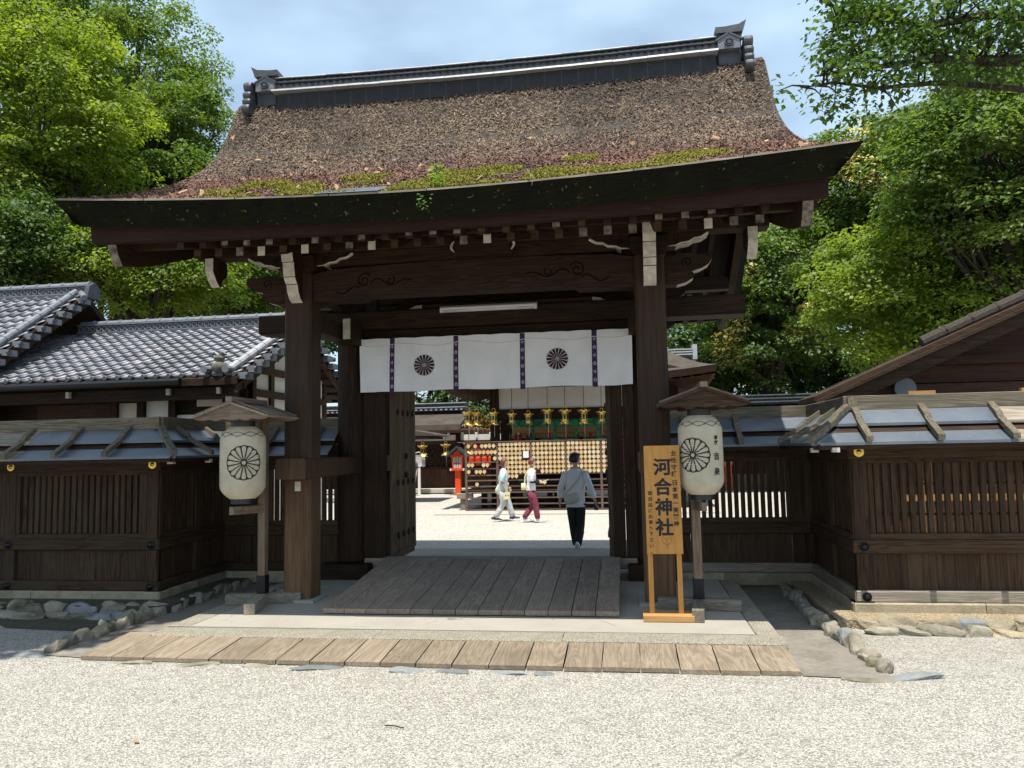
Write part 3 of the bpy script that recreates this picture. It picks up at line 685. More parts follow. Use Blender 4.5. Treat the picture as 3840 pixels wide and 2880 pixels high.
# ---- purlins
for yc in (8.665, 12.035):
    MB().box(GX-3.36, GX+3.36, yc-.11, yc+.11, 4.165, 4.375, .012).build('purlin', 'dark_x', gate)
    MB().box(GX-PX+.36, GX+PX-.36, yc-.07, yc+.07, 3.995, 4.16).build('frieze_board', 'dark_x', gate)
MB().box(GX-3.36, GX+3.36, 10.23, 10.45, 5.1, 5.32, .012).build('purlin', 'dark_x', gate)
for s in (-1, 1):          # pendants at the purlin ends
    x = GX+s*3.17
    pd = MB().prism([(8.5, 4.16), (8.83, 4.16), (8.83, 4.0), (8.72, 3.93), (8.67, 3.84), (8.60, 3.90), (8.52, 4.0)], 'x', x-.05, x+.05).build('pendant', 'dark_z', gate)
    e = [(8.497, 4.16), (8.497, 4.0), (8.575, 3.90), (8.655, 3.835)]
    MB().grid([[(x-.052, y-.004, z-.002) for y, z in e], [(x+.052, y-.004, z-.002) for y, z in e]]).build('painted_end', 'white_paint', pd)
    MB().box(x-.06, x+.06, 8.535, 8.8, 4.0, 4.163).build('purlin_block', 'dark_z', gate)
    # struts and gable timbers on the main posts
    xx = GX+s*2.04
    MB().box(xx-.12, xx+.12, 8.75, 11.95, 4.40, 4.60).build('tie_beam', 'dark_y', gate)
    for yy in (9.4, 11.3): MB().box(xx-.07, xx+.07, yy-.07, yy+.07, 3.94, 4.4).build('strut', 'dark_z', gate)
# frog-leg strut at the middle, front face
fr = MB().prism([(GX-.33+.18+.08*0, 4.02), (GX+.33+.18, 4.02), (GX+.36+.18, 4.07), (GX+.30+.18, 4.12), (GX+.36+.18, 4.17), (GX+.3+.18, 4.2), (GX-.3+.18, 4.2), (GX-.36+.18, 4.16), (GX-.3+.18, 4.1), (GX-.36+.18, 4.05)], 'y', 8.5, 8.59).build('carved_strut', 'dark_x', gate)
for s in (-1, 1):
    MB().tube([(GX+.18+s*(.33+.035*sin(pi*t)), 8.495, 4.06+.13*t) for t in np.linspace(0, 1, 8)], [.004+.012*sin(pi*t) for t in np.linspace(0, 1, 8)], 6).build('painted_edge', 'white_paint', fr)
# inner frames resting on the kabuki beam
MB().box(GX-1.0, GX+1.35, 10.22, 10.40, 3.74, 3.80).build('inner_sill', 'brown_x', gate)
for s, xx in ((-1, GX-1.0), (1, GX+1.35)):
    MB().prism([(xx, 3.80), (xx, 3.74), (xx+s*.10, 3.737), (xx+s*.17, 3.75), (xx+s*.09, 3.79)], 'y', 10.2, 10.3).build('painted_edge', 'white_paint', gate)
# ---- carved brackets on the front and rear posts
def rim(poly, y0, y1, par, mat='white_paint', o=.003):
    """painted strip over the edge faces that join consecutive outline points"""
    return MB().grid([[(x, y0, z-o) for x, z in poly], [(x, y1, z-o) for x, z in poly]]).build('painted_edge', mat, par)
for yc in (8.665, 12.035):
    front = yc < 10; ya, yb_ = yc-.085, yc+.085
    for s in (-1, 1):
        x = GX+s*PX
        # beam nose outside the post
        nose = [(.167, 3.575), (.30, 3.575), (.40, 3.60), (.475, 3.645), (.492, 3.685), (.465, 3.72), (.56, 3.745), (.645, 3.79), (.685, 3.85), (.675, 3.90), (.62, 3.915), (.54, 3.90), (.45, 3.925), (.36, 3.92), (.27, 3.905), (.167, 3.90)]
        n1 = MB().prism([(x+s*a, z) for a, z in nose], 'y', ya, yb_).build('beam_nose', 'dark_x', gate)
        if front:
            rim([(x+s*(a+.002), z) for a, z in nose[1:6]], ya, yb_, n1); rim([(x+s*(a+.002), z) for a, z in nose[5:10]], ya, yb_, n1)
            MB().tube(spiral(x+s*.42, 3.82, s, 1.3, .01, .06, ya-.002, 2), .005, 5).build('carved_scroll', 'groove', n1)
        # bearing block
        MB().prism([(x-.14, 3.912), (x+.14, 3.912), (x+.205, 3.99), (x+.205, 4.115), (x-.205, 4.115), (x-.205, 3.99)], 'y', yc-.2, yc+.2).build('bearing_block', 'dark_x', gate)
        # boat-shaped arm: two curved wings either side of the block
        for d in (-1, 1):
            lowr = [(.207, 4.0), (.30, 4.005), (.36, 4.03), (.45, 4.04), (.50, 4.075), (.58, 4.085), (.655, 4.13)]
            arm = MB().prism([(x+d*a, z) for a, z in lowr]+[(x+d*.66, 4.162), (x+d*.207, 4.162)], 'y', ya, yb_).build('bracket_arm', 'dark_x', gate)
            if front:
                rim([(x+d*a, z-.001) for a, z in lowr[1:]], ya-.004, yb_, arm)
                MB().tube([(x+d*a, ya-.006, z+.012) for a, z in lowr], [.002, .010, .012, .013, .013, .014, .017], 5).build('painted_edge', 'white_paint', arm)
                MB().tube(spiral(x+d*.3, 4.095, d, 1.2, .008, .04, ya-.002, 1), .004, 5).build('carved_scroll', 'groove', arm)
        # arm thrust forward, its stepped end painted white
        if front:
            e = [(8.505, 3.56), (8.43, 3.60), (8.375, 3.67), (8.355, 3.755), (8.33, 3.76), (8.28, 3.83), (8.255, 3.93), (8.255, 3.985), (8.23, 3.99), (8.205, 4.08), (8.205, 4.20)]
            fa = MB().prism(e+[(8.505, 4.20)], 'x', x-.067, x+.067).build('thrust_arm', 'dark_z', gate)
            for i0, i1 in ((0, 3), (3, 5), (5, 8), (8, 10)):
                ee = e[i0:i1+1]; ee = [ee[0]]+ee[1:-1]+[(ee[-1][0]+.0, ee[-1][1]-.008)]
                MB().grid([[(x-.069, y-.003, z) for y, z in ee], [(x+.069, y-.003, z) for y, z in ee]]).build('painted_edge', 'white_paint', fa)

# ---- door leaves, opened inward
for s in (-1, 1):
    xd = GX+s*1.505
    dl = MB().box(xd-.03, xd+.03, 10.42, 10.52, .36, 3.32).build('door_leaf', 'door_z', gate)
    nb = 6
    for i in range(nb):
        y0 = 10.523+i*.15
        MB().box(xd-.026+.004*(i % 2), xd+.026+.004*(i % 2), y0, y0+.146, .40+.0*i, 3.30).build('door_board', 'door_z', dl)
    y1 = 10.523+nb*.15
    MB().box(xd-.035, xd+.035, y1+.002, y1+.09, .36, 3.32).build('door_stile', 'door_z', dl)
    MB().box(xd-.036, xd+.036, 10.53, y1, .30, .395).build('door_rail', 'door_y', dl)
    for z in (.62, 1.35, 2.35):
        for y in (10.6, 10.85, 11.1, 11.36):
            m = MB()
            for k in range(4):
                a = k*pi/2+.2; m.lathe([(.022, -s*.03), (.012, -s*.05), (.0, -s*.055)], (xd, y+.03*cos(a), z+.03*sin(a)), 8, 'x')
            m.build('iron_stud', 'iron', dl)
    MB().lathe([(.05, -s*.036), (.04, -s*.06), (.01, -s*.075)], (xd, 11.0, 1.72), 12, 'x').build('iron_boss', 'iron', dl, smooth=True)
    MB().lathe([(.05, -s*.036), (.04, -s*.06), (.01, -s*.075)], (xd, 11.0, 1.45), 12, 'x').build('iron_boss', 'iron', dl, smooth=True)

# ---- tiled ridge
rd = MB().box(GX-3.08, GX+3.08, RY-.25, RY+.25, 6.70, 6.94).build('ridge', 'ridge_dark', gate)
def rz(x): return .05*((x-GX)/3.2)**2
def along(name, mat, prof, n, x0, x1, smooth=False, gap=.004):
    """tile course made of n separate tiles whose cross-section is prof in (y,z) relative to the ridge axis"""
    xs = np.linspace(x0, x1, n+1)
    for i in range(n):
        a, b_ = xs[i]+gap/2, xs[i+1]-gap/2; za, zb = rz(a), rz(b_); j = random.uniform(-.004, .004)
        V = [(a, RY+y, z+za+j) for y, z in prof]+[(b_, RY+y, z+zb+j) for y, z in prof]; k = len(prof)
        MB().add(V, [(q, (q+1) % k, k+(q+1) % k, k+q) for q in range(k)]+[tuple(range(k-1, -1, -1)), tuple(range(k, 2*k))]).build(name, mat, rd)
X0, X1 = GX-3.28, GX+3.25
along('base_tile', 'pale_tile', [(-.345, 6.925), (-.335, 6.96), (0, 7.0), (.335, 6.96), (.345, 6.925)], 27, X0, X1)
MB().box(X0, X1, RY-.20, RY+.20, 6.97, 7.12).build('ridge_core', 'ridge_dark', rd)
along('cover_tile', 'dark_tile', [(-.265, 7.0), (-.265, 7.018), (.265, 7.018), (.265, 7.0)], 24, X0, X1)
along('cover_tile', 'dark_tile', [(-.262, 7.118), (-.262, 7.138), (.262, 7.138), (.262, 7.118)], 24, X0, X1)
MB().box(X0, X1, RY-.17, RY+.17, 7.12, 7.21).build('ridge_core', 'ridge_dark', rd)
along('cover_tile', 'dark_tile', [(-.245, 7.205), (-.245, 7.222), (.245, 7.222), (.245, 7.205)], 24, X0, X1)
along('top_tile', 'pale_tile', [(-.225, 7.226), (-.21, 7.255), (-.12, 7.29), (0, 7.30), (.12, 7.29), (.21, 7.255), (.225, 7.226)], 27, X0, X1)
dproto = MB().lathe([(.0, -.012), (.022, -.012), (.026, -.004), (.034, -.004), (.036, -.018), (.046, -.018), (.047, 0)], (0, RY-.2, 7.068), 14, 'y', cap=False).build('disc_tile', 'grey_tile', rd)
aproto = MB().tube([(.052*cos(t), RY-.19, 7.142+.05*sin(t)) for t in np.linspace(0, pi, 9)], .011, 5).build('wave_tile', 'grey_tile', rd)
nD = 66
for i in range(nD):
    x = X0+(i+.5)*(X1-X0)/nD
    for pr, zc in ((dproto, 7.068), (aproto, 7.17)):
        o = pr if i == 0 else piece(pr, (0, 0, 0), rd)
        o.location = Vector((x, RY-.205 if pr is dproto else RY-.19, zc+rz(x))) - wloc(rd)
# ridge ends: ogre-tile blocks with scalloped fins, horned cap, little gable and rosette
for s in (-1, 1):
    xe = GX+s*3.25; ox = lambda a: xe+s*a
    zb = .05
    e = MB().box(*sorted((ox(.0), ox(.33))), RY-.20, RY+.20, 6.80, 7.34, .02).build('ridge_end', 'dark_tile', rd)
    MB().prism([(ox(-.03), 7.36), (ox(.0), 7.325), (ox(.34), 7.325), (ox(.36), 7.40), (ox(.40), 7.52), (ox(.30), 7.455), (ox(.12), 7.43), (ox(-.02), 7.43)], 'y', RY-.25, RY+.25).build('horned_cap', 'dark_tile', e)
    MB().prism([(ox(.0), 7.02), (ox(.30), 7.02), (ox(.30), 7.17), (ox(.15), 7.27), (ox(.0), 7.17)], 'y', RY-.29, RY-.2).build('gable_block', 'grey_tile', e)
    for d in (-1, 1): MB().bar((ox(.15), RY-.275, 7.285), (ox(.15+d*.18), RY-.275, 7.165), .06, .03).build('gable_rim', 'dark_tile', e)
    MB().lathe([(.0, -.03), (.03, -.03), (.034, -.012), (.045, -.012), (.05, -.03), (.062, -.03), (.064, 0)], (ox(.15), RY-.29, 7.12), 20, 'y', cap=False).build('rosette', 'dark_tile', e)
    for k, (zz, r2, yy) in enumerate(((7.10, .095, .29), (6.93, .07, .33), (6.80, .065, .345), (6.66, .085, .36))):
        MB().lathe([(r2, -.06), (r2+.012, -.03), (r2+.012, .03), (r2, .06)], (ox(.40), RY-yy+.02, zz), 18, 'x').build('fin_lobe', 'dark_tile', e, smooth=False)
    MB().prism([(RY-.30, 7.2), (RY+.3, 7.2), (RY+.36, 6.6), (RY-.36, 6.6)], 'x', ox(.40)-.045, ox(.40)+.045).build('fin_plate', 'dark_tile', e)

for o in list(rd.children):          # settle the tile stack to its surveyed height and length
    w = wloc(o); o.scale = (.955, 1, .80)
    o.location = Vector((GX+(w.x-GX)*.955, w.y, 6.93+(w.z-6.93)*.80)) - wloc(rd)
# ================================================================== text and crest helpers
def text_geo(s, size, bold=0.):
    """verts (n,2) and faces of a centred piece of lettering"""
    c = bpy.data.curves.new('lettering', 'FONT'); c.body = s; c.size = size; c.align_x = 'CENTER'; c.align_y = 'CENTER'; c.offset = bold; c.resolution_u = 3
    o = bpy.data.objects.new('lettering', c); COL.objects.link(o); bpy.context.view_layer.update()
    me = bpy.data.meshes.new_from_object(o.evaluated_get(bpy.context.evaluated_depsgraph_get()))
    v = [(p.co.x, p.co.y) for p in me.vertices]; f = [tuple(p.vertices) for p in me.polygons]
    bpy.data.objects.remove(o); bpy.data.curves.remove(c); bpy.data.meshes.remove(me)
    if v:
        cx = (min(p[0] for p in v)+max(p[0] for p in v))/2; v = [(a-cx, b) for a, b in v]
    return v, f
def ribbon(pts, w, closed=False):
    V, F = [], []; n = len(pts)
    for i, p in enumerate(pts):
        a = pts[i-1] if (i or closed) else p; b = pts[(i+1) % n] if (i < n-1 or closed) else p
        d = Vector((b[0]-a[0], b[1]-a[1])).normalized(); q = Vector((-d.y, d.x))*w/2
        V += [(p[0]+q.x, p[1]+q.y), (p[0]-q.x, p[1]-q.y)]
    for i in range(n if closed else n-1):
        j = (i+1) % n; F.append((2*i, 2*i+1, 2*j+1, 2*j))
    return V, F
def petal(k, R, hw=pi/16, inner=.15, scale=1.):
    a = 2*pi*k/16; r1 = R*.84; rp = r1*math.tan(hw)*scale
    pts = [(R*inner, -R*inner*math.tan(hw)*scale)]+[(r1, -rp)]+[(r1+(R-r1)*cos(t), rp*sin(t)) for t in np.linspace(-pi/2, pi/2, 9)][1:-1]+[(r1, rp)]+[(R*inner, R*inner*math.tan(hw)*scale)]
    return [(x*cos(a)-y*sin(a), x*sin(a)+y*cos(a)) for x, y in pts]
def subdiv(pts, n):
    out = []
    for a, b in zip(pts[:-1], pts[1:]):
        out += [(a[0]+(b[0]-a[0])*t/n, a[1]+(b[1]-a[1])*t/n) for t in range(n)]
    return out+[pts[-1]]
def mapped(parts2d, fn):
    m = MB()
    for V, F in parts2d: m.add([fn(a, b) for a, b in V], F)
    return m
def crest_outline(R, w):
    P = []
    for k in range(16):
        P.append(ribbon(subdiv(petal(k, R, inner=.155, scale=.96), 3), w, True))
        a = 2*pi*(k+.5)/16      # tips of the back row of petals
        P.append(ribbon([(R*.97*cos(a+t)*(1.0), R*.97*sin(a+t)) for t in np.linspace(-.075, .075, 4)], w*1.1))
    P.append(ribbon([(R*.15*cos(t), R*.15*sin(t)) for t in np.linspace(0, 2*pi, 25)[:-1]], w, True))
    return P
def crest_filled(R):
    P = []
    for k in range(16):
        p = petal(k, R, inner=.17, scale=.80); P.append((p, [tuple(range(len(p)))]))
        a = 2*pi*(k+.5)/16; q = [(R*.90*cos(a), R*.90*sin(a)), (R*1.0*cos(a-.055), R*1.0*sin(a-.055)), (R*1.02*cos(a), R*1.02*sin(a)), (R*1.0*cos(a+.055), R*1.0*sin(a+.055))]
        P.append((q, [(0, 1, 2, 3)]))
    P.append(ribbon([(R*.105*cos(t), R*.105*sin(t)) for t in np.linspace(0, 2*pi, 21)[:-1]], R*.05, True))
    return P

# ================================================================== roofed side fences
class Fr:
    def __init__(s, o, t, n): s.o = Vector((o[0], o[1], 0)); s.t = Vector((t[0], t[1], 0)); s.n = Vector((n[0], n[1], 0)); s.ax = 'x' if abs(t[0]) > .5 else 'y'
    def P(s, t, d, z): p = s.o+s.t*t+s.n*d; return (p.x, p.y, z)
    def box(s, m, t0, t1, d0, d1, z0, z1, c=0.):
        p, q = s.P(t0, d0, 0), s.P(t1, d1, 0)
        return m.box(min(p[0], q[0]), max(p[0], q[0]), min(p[1], q[1]), max(p[1], q[1]), z0, z1, c)
    def bx(s, name, mat, par, t0, t1, d0, d1, z0, z1, c=0.):
        return s.box(MB(), t0, t1, d0, d1, z0, z1, c).build(name, mat, par)
GOLDP = {}
def fence_seg(F, L, par, posts, ext0=0, ext1=0, bare=(), slat_gap=(), end_cap0=True, batten0=.16, studs=True, stone=True):
    a = F.ax
    z0 = .18
    F.bx('ground_sill', ('grey_' if par is fr_ else 'fence_')+a, par, -.02 if ext0 > 0 else 0, L, -.10, .035, z0, z0+.115, .01)  # sunlit fence gets a paler sill, the sunlight put into its colour
    F.bx('middle_rail', 'fence_'+a, par, -.02 if ext0 > 0 else 0, L, -.08, .03, .665, .80, .01)
    F.bx('top_beam', 'fence_'+a, par, -.02 if ext0 > 0 else 0, L, -.085, .03, 1.625, 1.75, .01)
    F.bx('lattice_rail', 'fence_'+a, par, 0, L, -.075, .018, .803, .862)
    F.bx('lattice_rail', 'fence_'+a, par, 0, L, -.075, .018, 1.575, 1.622)
    if stone:
        t = 0 if ext0 <= 0 else -.06; k = 0
        while t < L:
            w = random.uniform(.75, 1.25); w = min(w, L-t)
            F.bx('footing_stone', 'stone_warm', par, t+.003, t+w-.003, -.16, .075+random.uniform(-.006, .006), .02, .178, .012); t += w
    ps = [p for p in posts]
    for p in ps:
        F.bx('post', 'fence_z', par, p-.075, p+.075, -.09, .022, z0+.118, .662, .008)
        F.bx('post', 'fence_z', par, p-.075, p+.075, -.09, .022, .803, 1.622, .008)
        if studs:
            for z in (.235, .733):
                c = F.P(p, .036, z); k = 1 if F.n.y < -.5 else (-1 if False else 1)
                ax = 'y' if a == 'x' else 'x'; sg = F.n.y if a == 'x' else F.n.x
                MB().lathe([(.046, 0), (.046, sg*.012), (.036, sg*.02), (.034, sg*.014), (.022, sg*.03), (.0, sg*.036)], c, 16, ax, cap=False).build('iron_boss', 'iron', par, smooth=False)
            c = F.P(p, .031, 1.695); sg = F.n.y if a == 'x' else F.n.x; ax = 'y' if a == 'x' else 'x'
            pl = [(.052*cos(pi/6+pi/3*k+o), .052*sin(pi/6+pi/3*k+o)) for k in range(6) for o in (-.22, .22)]
            g = MB().prism([((c[0] if a == 'x' else c[1])+u, 1.695+v) for u, v in pl], ax, (c[1] if a == 'x' else c[0]), (c[1] if a == 'x' else c[0])+sg*.008).build('gilt_fitting', 'gold', par)
            MB().lathe([(.026, sg*.008), (.022, sg*.02), (.0, sg*.026)], c, 12, ax, cap=False).build('gilt_boss', 'gold', g, smooth=True)
    # slats
    sp = .0815; edges = [0.0]+ps+[L]
    for i in range(len(edges)-1):
        s0 = edges[i]+(.13 if i else .05); s1 = edges[i+1]-(.13 if i+1 < len(edges)-1 else .02)
        if s1-s0 < .3:
            q0 = edges[i]; q1 = edges[i+1]-(.05 if i+1 < len(edges)-1 else 0)
            F.bx('panel_board', 'fence_z', par, q0, q1, -.05, -.026, .298, .662); F.bx('lattice_stile', 'fence_z', par, q0, q1, -.07, .014, .864, 1.573); continue
        F.bx('lattice_stile', 'fence_z', par, s0-.05, s0-.002, -.07, .014, .864, 1.573); F.bx('lattice_stile', 'fence_z', par, s1+.002, s1+.05, -.07, .014, .864, 1.573)
        n = int((s1-s0)/sp); st = (s1-s0)/n
        for k in range(n):
            t = s0+(k+.5)*st
            F.bx('slat', 'fence_z', par, t-.026, t+.026, -.055, -.015, .864, 1.573)
        for z in ((1.05, 1.36) if studs else ()): F.bx('lattice_tie', 'fence_'+a, par, s0, s1, -.073, -.057, z-.012, z+.012)
        n = max(1, int((s1-s0)/.29)); st = (s1-s0+.09)/n
        for k in range(n):
            F.bx('panel_board', 'fence_z', par, s0-.045+k*st+.0015, s0-.045+(k+1)*st-.0015, -.05, -.025+.002*(k % 2), .298, .662)
    # roof: two stepped courses of boards under metal sheet, outer and inner slope
    for sd in (1, -1):
        e0, e1 = ext0*sd, ext1*sd
        dc = -.04
        for (d0, d1, za, zb, nm) in ((.03, .235, 2.135, 1.985, 'upper'), (.18, .475, 1.945, 1.795, 'lower')):
            ts = [0]+[b for b in sorted(bare) if 0 < b < L]+[L]
            for q in range(len(ts)-1):
                m = 'sheet' if (len(ts) == 1 or q == 0) else 'grey_'+a
                ta, tb = ts[q], ts[q+1]
                fa = e0 if q == 0 else 0; fb = e1 if q == len(ts)-2 else 0
                V = []
                for dz in (0, -.028):
                    V += [F.P(ta-fa*d0, dc+sd*d0, za+dz), F.P(tb+fb*d0, dc+sd*d0, za+dz), F.P(tb+fb*d1, dc+sd*d1, zb+dz), F.P(ta-fa*d1, dc+sd*d1, zb+dz)]
                MB().add(V, [(0, 1, 2, 3), (7, 6, 5, 4), (0, 4, 5, 1), (1, 5, 6, 2), (2, 6, 7, 3), (3, 7, 4, 0)]).build('roof_sheet' if m == 'sheet' else 'roof_board', m, par)
        V = []
        for dz in (-.032, -.075):
            V += [F.P(0-e0*.03, dc+sd*.05, 2.09+dz), F.P(L+e1*.03, dc+sd*.05, 2.09+dz), F.P(L+e1*.46, dc+sd*.46, 1.80+dz), F.P(-e0*.46, dc+sd*.46, 1.80+dz)]
        MB().add(V, [(0, 1, 2, 3), (7, 6, 5, 4), (0, 4, 5, 1), (1, 5, 6, 2), (2, 6, 7, 3), (3, 7, 4, 0)]).build('roof_underboard', 'dark_'+a, par)
        # battens holding the boards down: crooked, with a step over the joint
        t = batten0; tt = []
        while t < L-.05: tt.append(t); t += .66
        for t in tt:
            if (e1 < 0 and t > L-.42) or (e0 < 0 and t < .5): continue
            j = random.uniform(-.008, .008)
            pts = [(.0, 2.17), (.20, 2.035), (.235, 1.985), (.30, 1.945), (.53, 1.815)]
            m = MB(); k = len(pts); V = []
            for d, z in pts:
                for w, h in ((-.032, 0), (.032, 0), (.032, .055), (-.032, .055)): V.append(F.P(t+w+j, dc+sd*d, z+h-.015))
            fs = [(q*4+i, q*4+(i+1) % 4, q*4+4+(i+1) % 4, q*4+4+i) for q in range(k-1) for i in range(4)]+[(3, 2, 1, 0), (k*4-4, k*4-3, k*4-2, k*4-1)]
            m.add(V, fs).build('roof_batten', 'roofgrey_'+('y' if a == 'x' else 'x'), par)
    F.bx('ridge_board', 'roofgrey_'+a, par, -.04 if ext0 > 0 else 0, L+(.0), -.085, .005, 2.125, 2.275, .006)
def hip_batten(par, c, d1):
    pts = [(.0, 2.18), (.20, 2.045), (.235, 1.995), (.30, 1.955), (.55, 1.815)]; V = []; dx, dy = d1
    for d, z in pts:
        for w, h in ((-.034, 0), (.034, 0), (.034, .058), (-.034, .058)): V.append((c[0]+dx*d-dy*w*.7, c[1]+dy*d+dx*w*.7, z+h-.012))
    k = 5; fs = [(q*4+i, q*4+(i+1) % 4, q*4+4+(i+1) % 4, q*4+4+i) for q in range(k-1) for i in range(4)]+[(3, 2, 1, 0), (k*4-4, k*4-3, k*4-2, k*4-1)]
    MB().add(V, fs).build('roof_batten', 'roofgrey_y', par)
fr_ = thing('roofed_fence', 'dark slatted timber fence with sunlit metal roof on the side of the orange sign board', 'fence', (4.0, 8.4, 0))
FRx, FRy = 2.29, 8.4; BY = 10.25
fence_seg(Fr((FRx, FRy), (1, 0), (0, -1)), 7.5, fr_, [.075, 2.28, 4.5, 6.7], ext0=1, bare=(1.42,), batten0=.06)
fence_seg(Fr((FRx, FRy), (0, 1), (-1, 0)), BY-FRy+.10, fr_, [.9], ext0=1, ext1=-1, batten0=.5, studs=False)
fence_seg(Fr((FRx+.07, BY), (-1, 0), (0, -1)), FRx+.07-.50, fr_, [.23], ext0=-1, batten0=.95, studs=False)
hip_batten(fr_, (FRx+.04, FRy+.04), (-1, -1))
for x, y in ((FRx-.42, FRy-.30), (FRx-.25, FRy-.42)): MB().box(x-.035, x+.035, y-.03, y+.03, 1.70, 1.745).build('painted_end', 'white_paint', fr_)
fl_ = thing('roofed_fence', 'dark slatted timber fence in the shade below the tiled hall', 'fence', (-7.5, 8.7, 0))
FLx, FLy = -5.63, 8.7
fence_seg(Fr((FLx, FLy), (-1, 0), (0, -1)), 6.5, fl_, [.075, 2.0, 4.0, 6.0], ext0=1, bare=(1.63,), batten0=.40, stone=True)
fence_seg(Fr((FLx, FLy), (0, 1), (1, 0)), BY-FLy+.10, fl_, [.85], ext0=1, ext1=-1, batten0=.36, studs=False)
fence_seg(Fr((FLx-.07, BY), (1, 0), (0, -1)), -3.93-FLx+.07, fl_, [.4], ext0=-1, batten0=.85, studs=False)
hip_batten(fl_, (FLx-.04, FLy+.04), (1, -1))
for x, y in ((FLx+.34, FLy-.30), (FLx+.40, FLy+.42)): MB().box(x-.035, x+.035, y-.03, y+.03, 1.70, 1.745).build('painted_end', 'white_paint', fl_)
# bark fallen from the roof, lying in the valley of the fence roof
r_ = random.Random(4); m = MB()
for i in range(120):
    t = r_.random(); P = Vector((-4.78-.42*t*0-.25*r_.random(), 9.85+.1*r_.random()-.35*t, 2.08-.28*t+.03*r_.random())); q = Vector((r_.uniform(-1, 1), r_.uniform(-1, 1), r_.uniform(-.5, .5))).normalized(); s = q.orthogonal().normalized(); L = r_.uniform(.02, .05)
    m.add([P-q*L-s*.008, P+q*L-s*.008, P+q*L+s*.01, P-q*L+s*.01], [(0, 1, 2, 3)])
lt = m.build('bark_litter', 'flake', fl_); lt['kind'] = 'stuff'
# new props standing behind the sunny fence
sf = thing('support_frame', 'pale new timber frame standing behind the slats of the sunlit fence', 'frame', (3.5, 9.3, 0))
for x in (3.28, 3.36, 4.38): MB().box(x-.022 if x != 3.28 else x-.012, x+.022 if x != 3.28 else x+.012, 9.26, 9.30, 0, 2.33).build('upright', 'new_z', sf)
MB().box(3.1, 4.6, 9.302, 9.33, 1.12, 1.19).build('rail', 'new_x', sf)
for x in (3.1, 4.25): MB().box(x, x+.28, 9.0, 9.06, 2.28, 2.345).build('prop_head', 'new_x', sf)

# ================================================================== kerbs, banks, stones
def stone_row(par, pts, step, sz, seed, mat='stone', zc=.02):
    r = random.Random(seed); P = [Vector((x, y, 0)) for x, y in pts]; i = 0
    for a, b in zip(P[:-1], P[1:]):
        L = (b-a).length; t = 0
        while t < L:
            w = step*r.uniform(.7, 1.3); p = a+(b-a)*min(1, (t+w/2)/L); d = (b-a).normalized()
            along_x = abs(d.x) > abs(d.y)
            mt = mat if r.random() < .86 else ('stone_grey' if r.random() < .6 else 'stone_warm')
            h = sz[1]*r.uniform(.8, 1.25)
            rock('stone', (p.x+r.uniform(-.02, .02), p.y+r.uniform(-.02, .02), zc), (w*.58 if along_x else sz[0]*r.uniform(.8, 1.2)), (sz[0]*r.uniform(.8, 1.2) if along_x else w*.58), h, mt, par, seed*100+i)
            t += w; i += 1
kr = thing('stone_kerb', 'uneven row of field stones edging the gutter beside the orange sign', 'kerb', (1.95, 7.8, 0))
stone_row(kr, [(1.95, 6.47), (1.90, 7.3), (1.86, 7.7), (1.86, 10.0)], .19, (.062, .075), 3)
rock('stone', (2.06, 6.38, .0), .19, .08, .028, 'stone_grey', kr, 77); rock('stone', (1.80, 6.30, -.012), .2, .06, .024, 'stone', kr, 78)
kl = thing('stone_kerb', 'mossy row of field stones along the drain below the shaded fence', 'kerb', (-5.25, 8, 0))
stone_row(kl, [(-5.38, 6.58), (-5.33, 7.5), (-5.28, 8.1), (-5.2, 10.0)], .215, (.065, .078), 5)
rock('stone', (-5.5, 6.50, -.01), .2, .07, .03, 'stone_grey', kl, 79)
bl = thing('stone_bank', 'double row of mossy field stones under the shaded fence', 'bank', (-7, 8.2, 0))
stone_row(bl, [(-9.4, 8.26), (-5.35, 8.30)], .27, (.085, .085), 7, zc=.03)
stone_row(bl, [(-9.3, 7.98), (-5.5, 8.0)], .29, (.08, .05), 8, zc=.01)
br = thing('stone_bank', 'double row of ochre field stones under the sunlit fence', 'bank', (4, 7.9, 0))
stone_row(br, [(2.12, 8.02), (8.8, 7.98)], .28, (.085, .075), 9, 'stone_warm', .03)
stone_row(br, [(2.2, 7.80), (8.8, 7.76)], .24, (.075, .055), 10, 'stone', .01)
t1 = MB().box(1.98, 9.5, 7.99, 10.2, -.1, .085).build('terrace', 'sandy'); t1['kind'] = 'structure'
t2 = MB().box(-11.5, -5.22, 8.25, 10.2, -.1, .09).build('terrace', 'mossground'); t2['kind'] = 'structure'
sheet_obj('moss_patch', [(-6.6, 7.5), (-5.5, 7.38), (-5.42, 7.95), (-7.3, 7.95)], .007, 'mossground')
fs = thing('buried_stones', 'flat blue grey stones half buried in gravel along the walkway', 'stones', (-2.2, 6.3, 0))
for i, (x, y, w, d) in enumerate([(-2.62, 6.30, .24, .07), (-1.83, 6.27, .13, .07), (-1.47, 6.28, .16, .05), (-1.02, 6.28, .17, .05), (-.7, 6.26, .08, .05), (-3.15, 6.31, .12, .05), (-4.3, 6.33, .15, .05), (-3.7, 6.32, .2, .05)]):
    rock('stone', (x, y, .0), w, d, .018, 'stone_grey' if i < 5 else 'stone', fs, 200+i, .12)

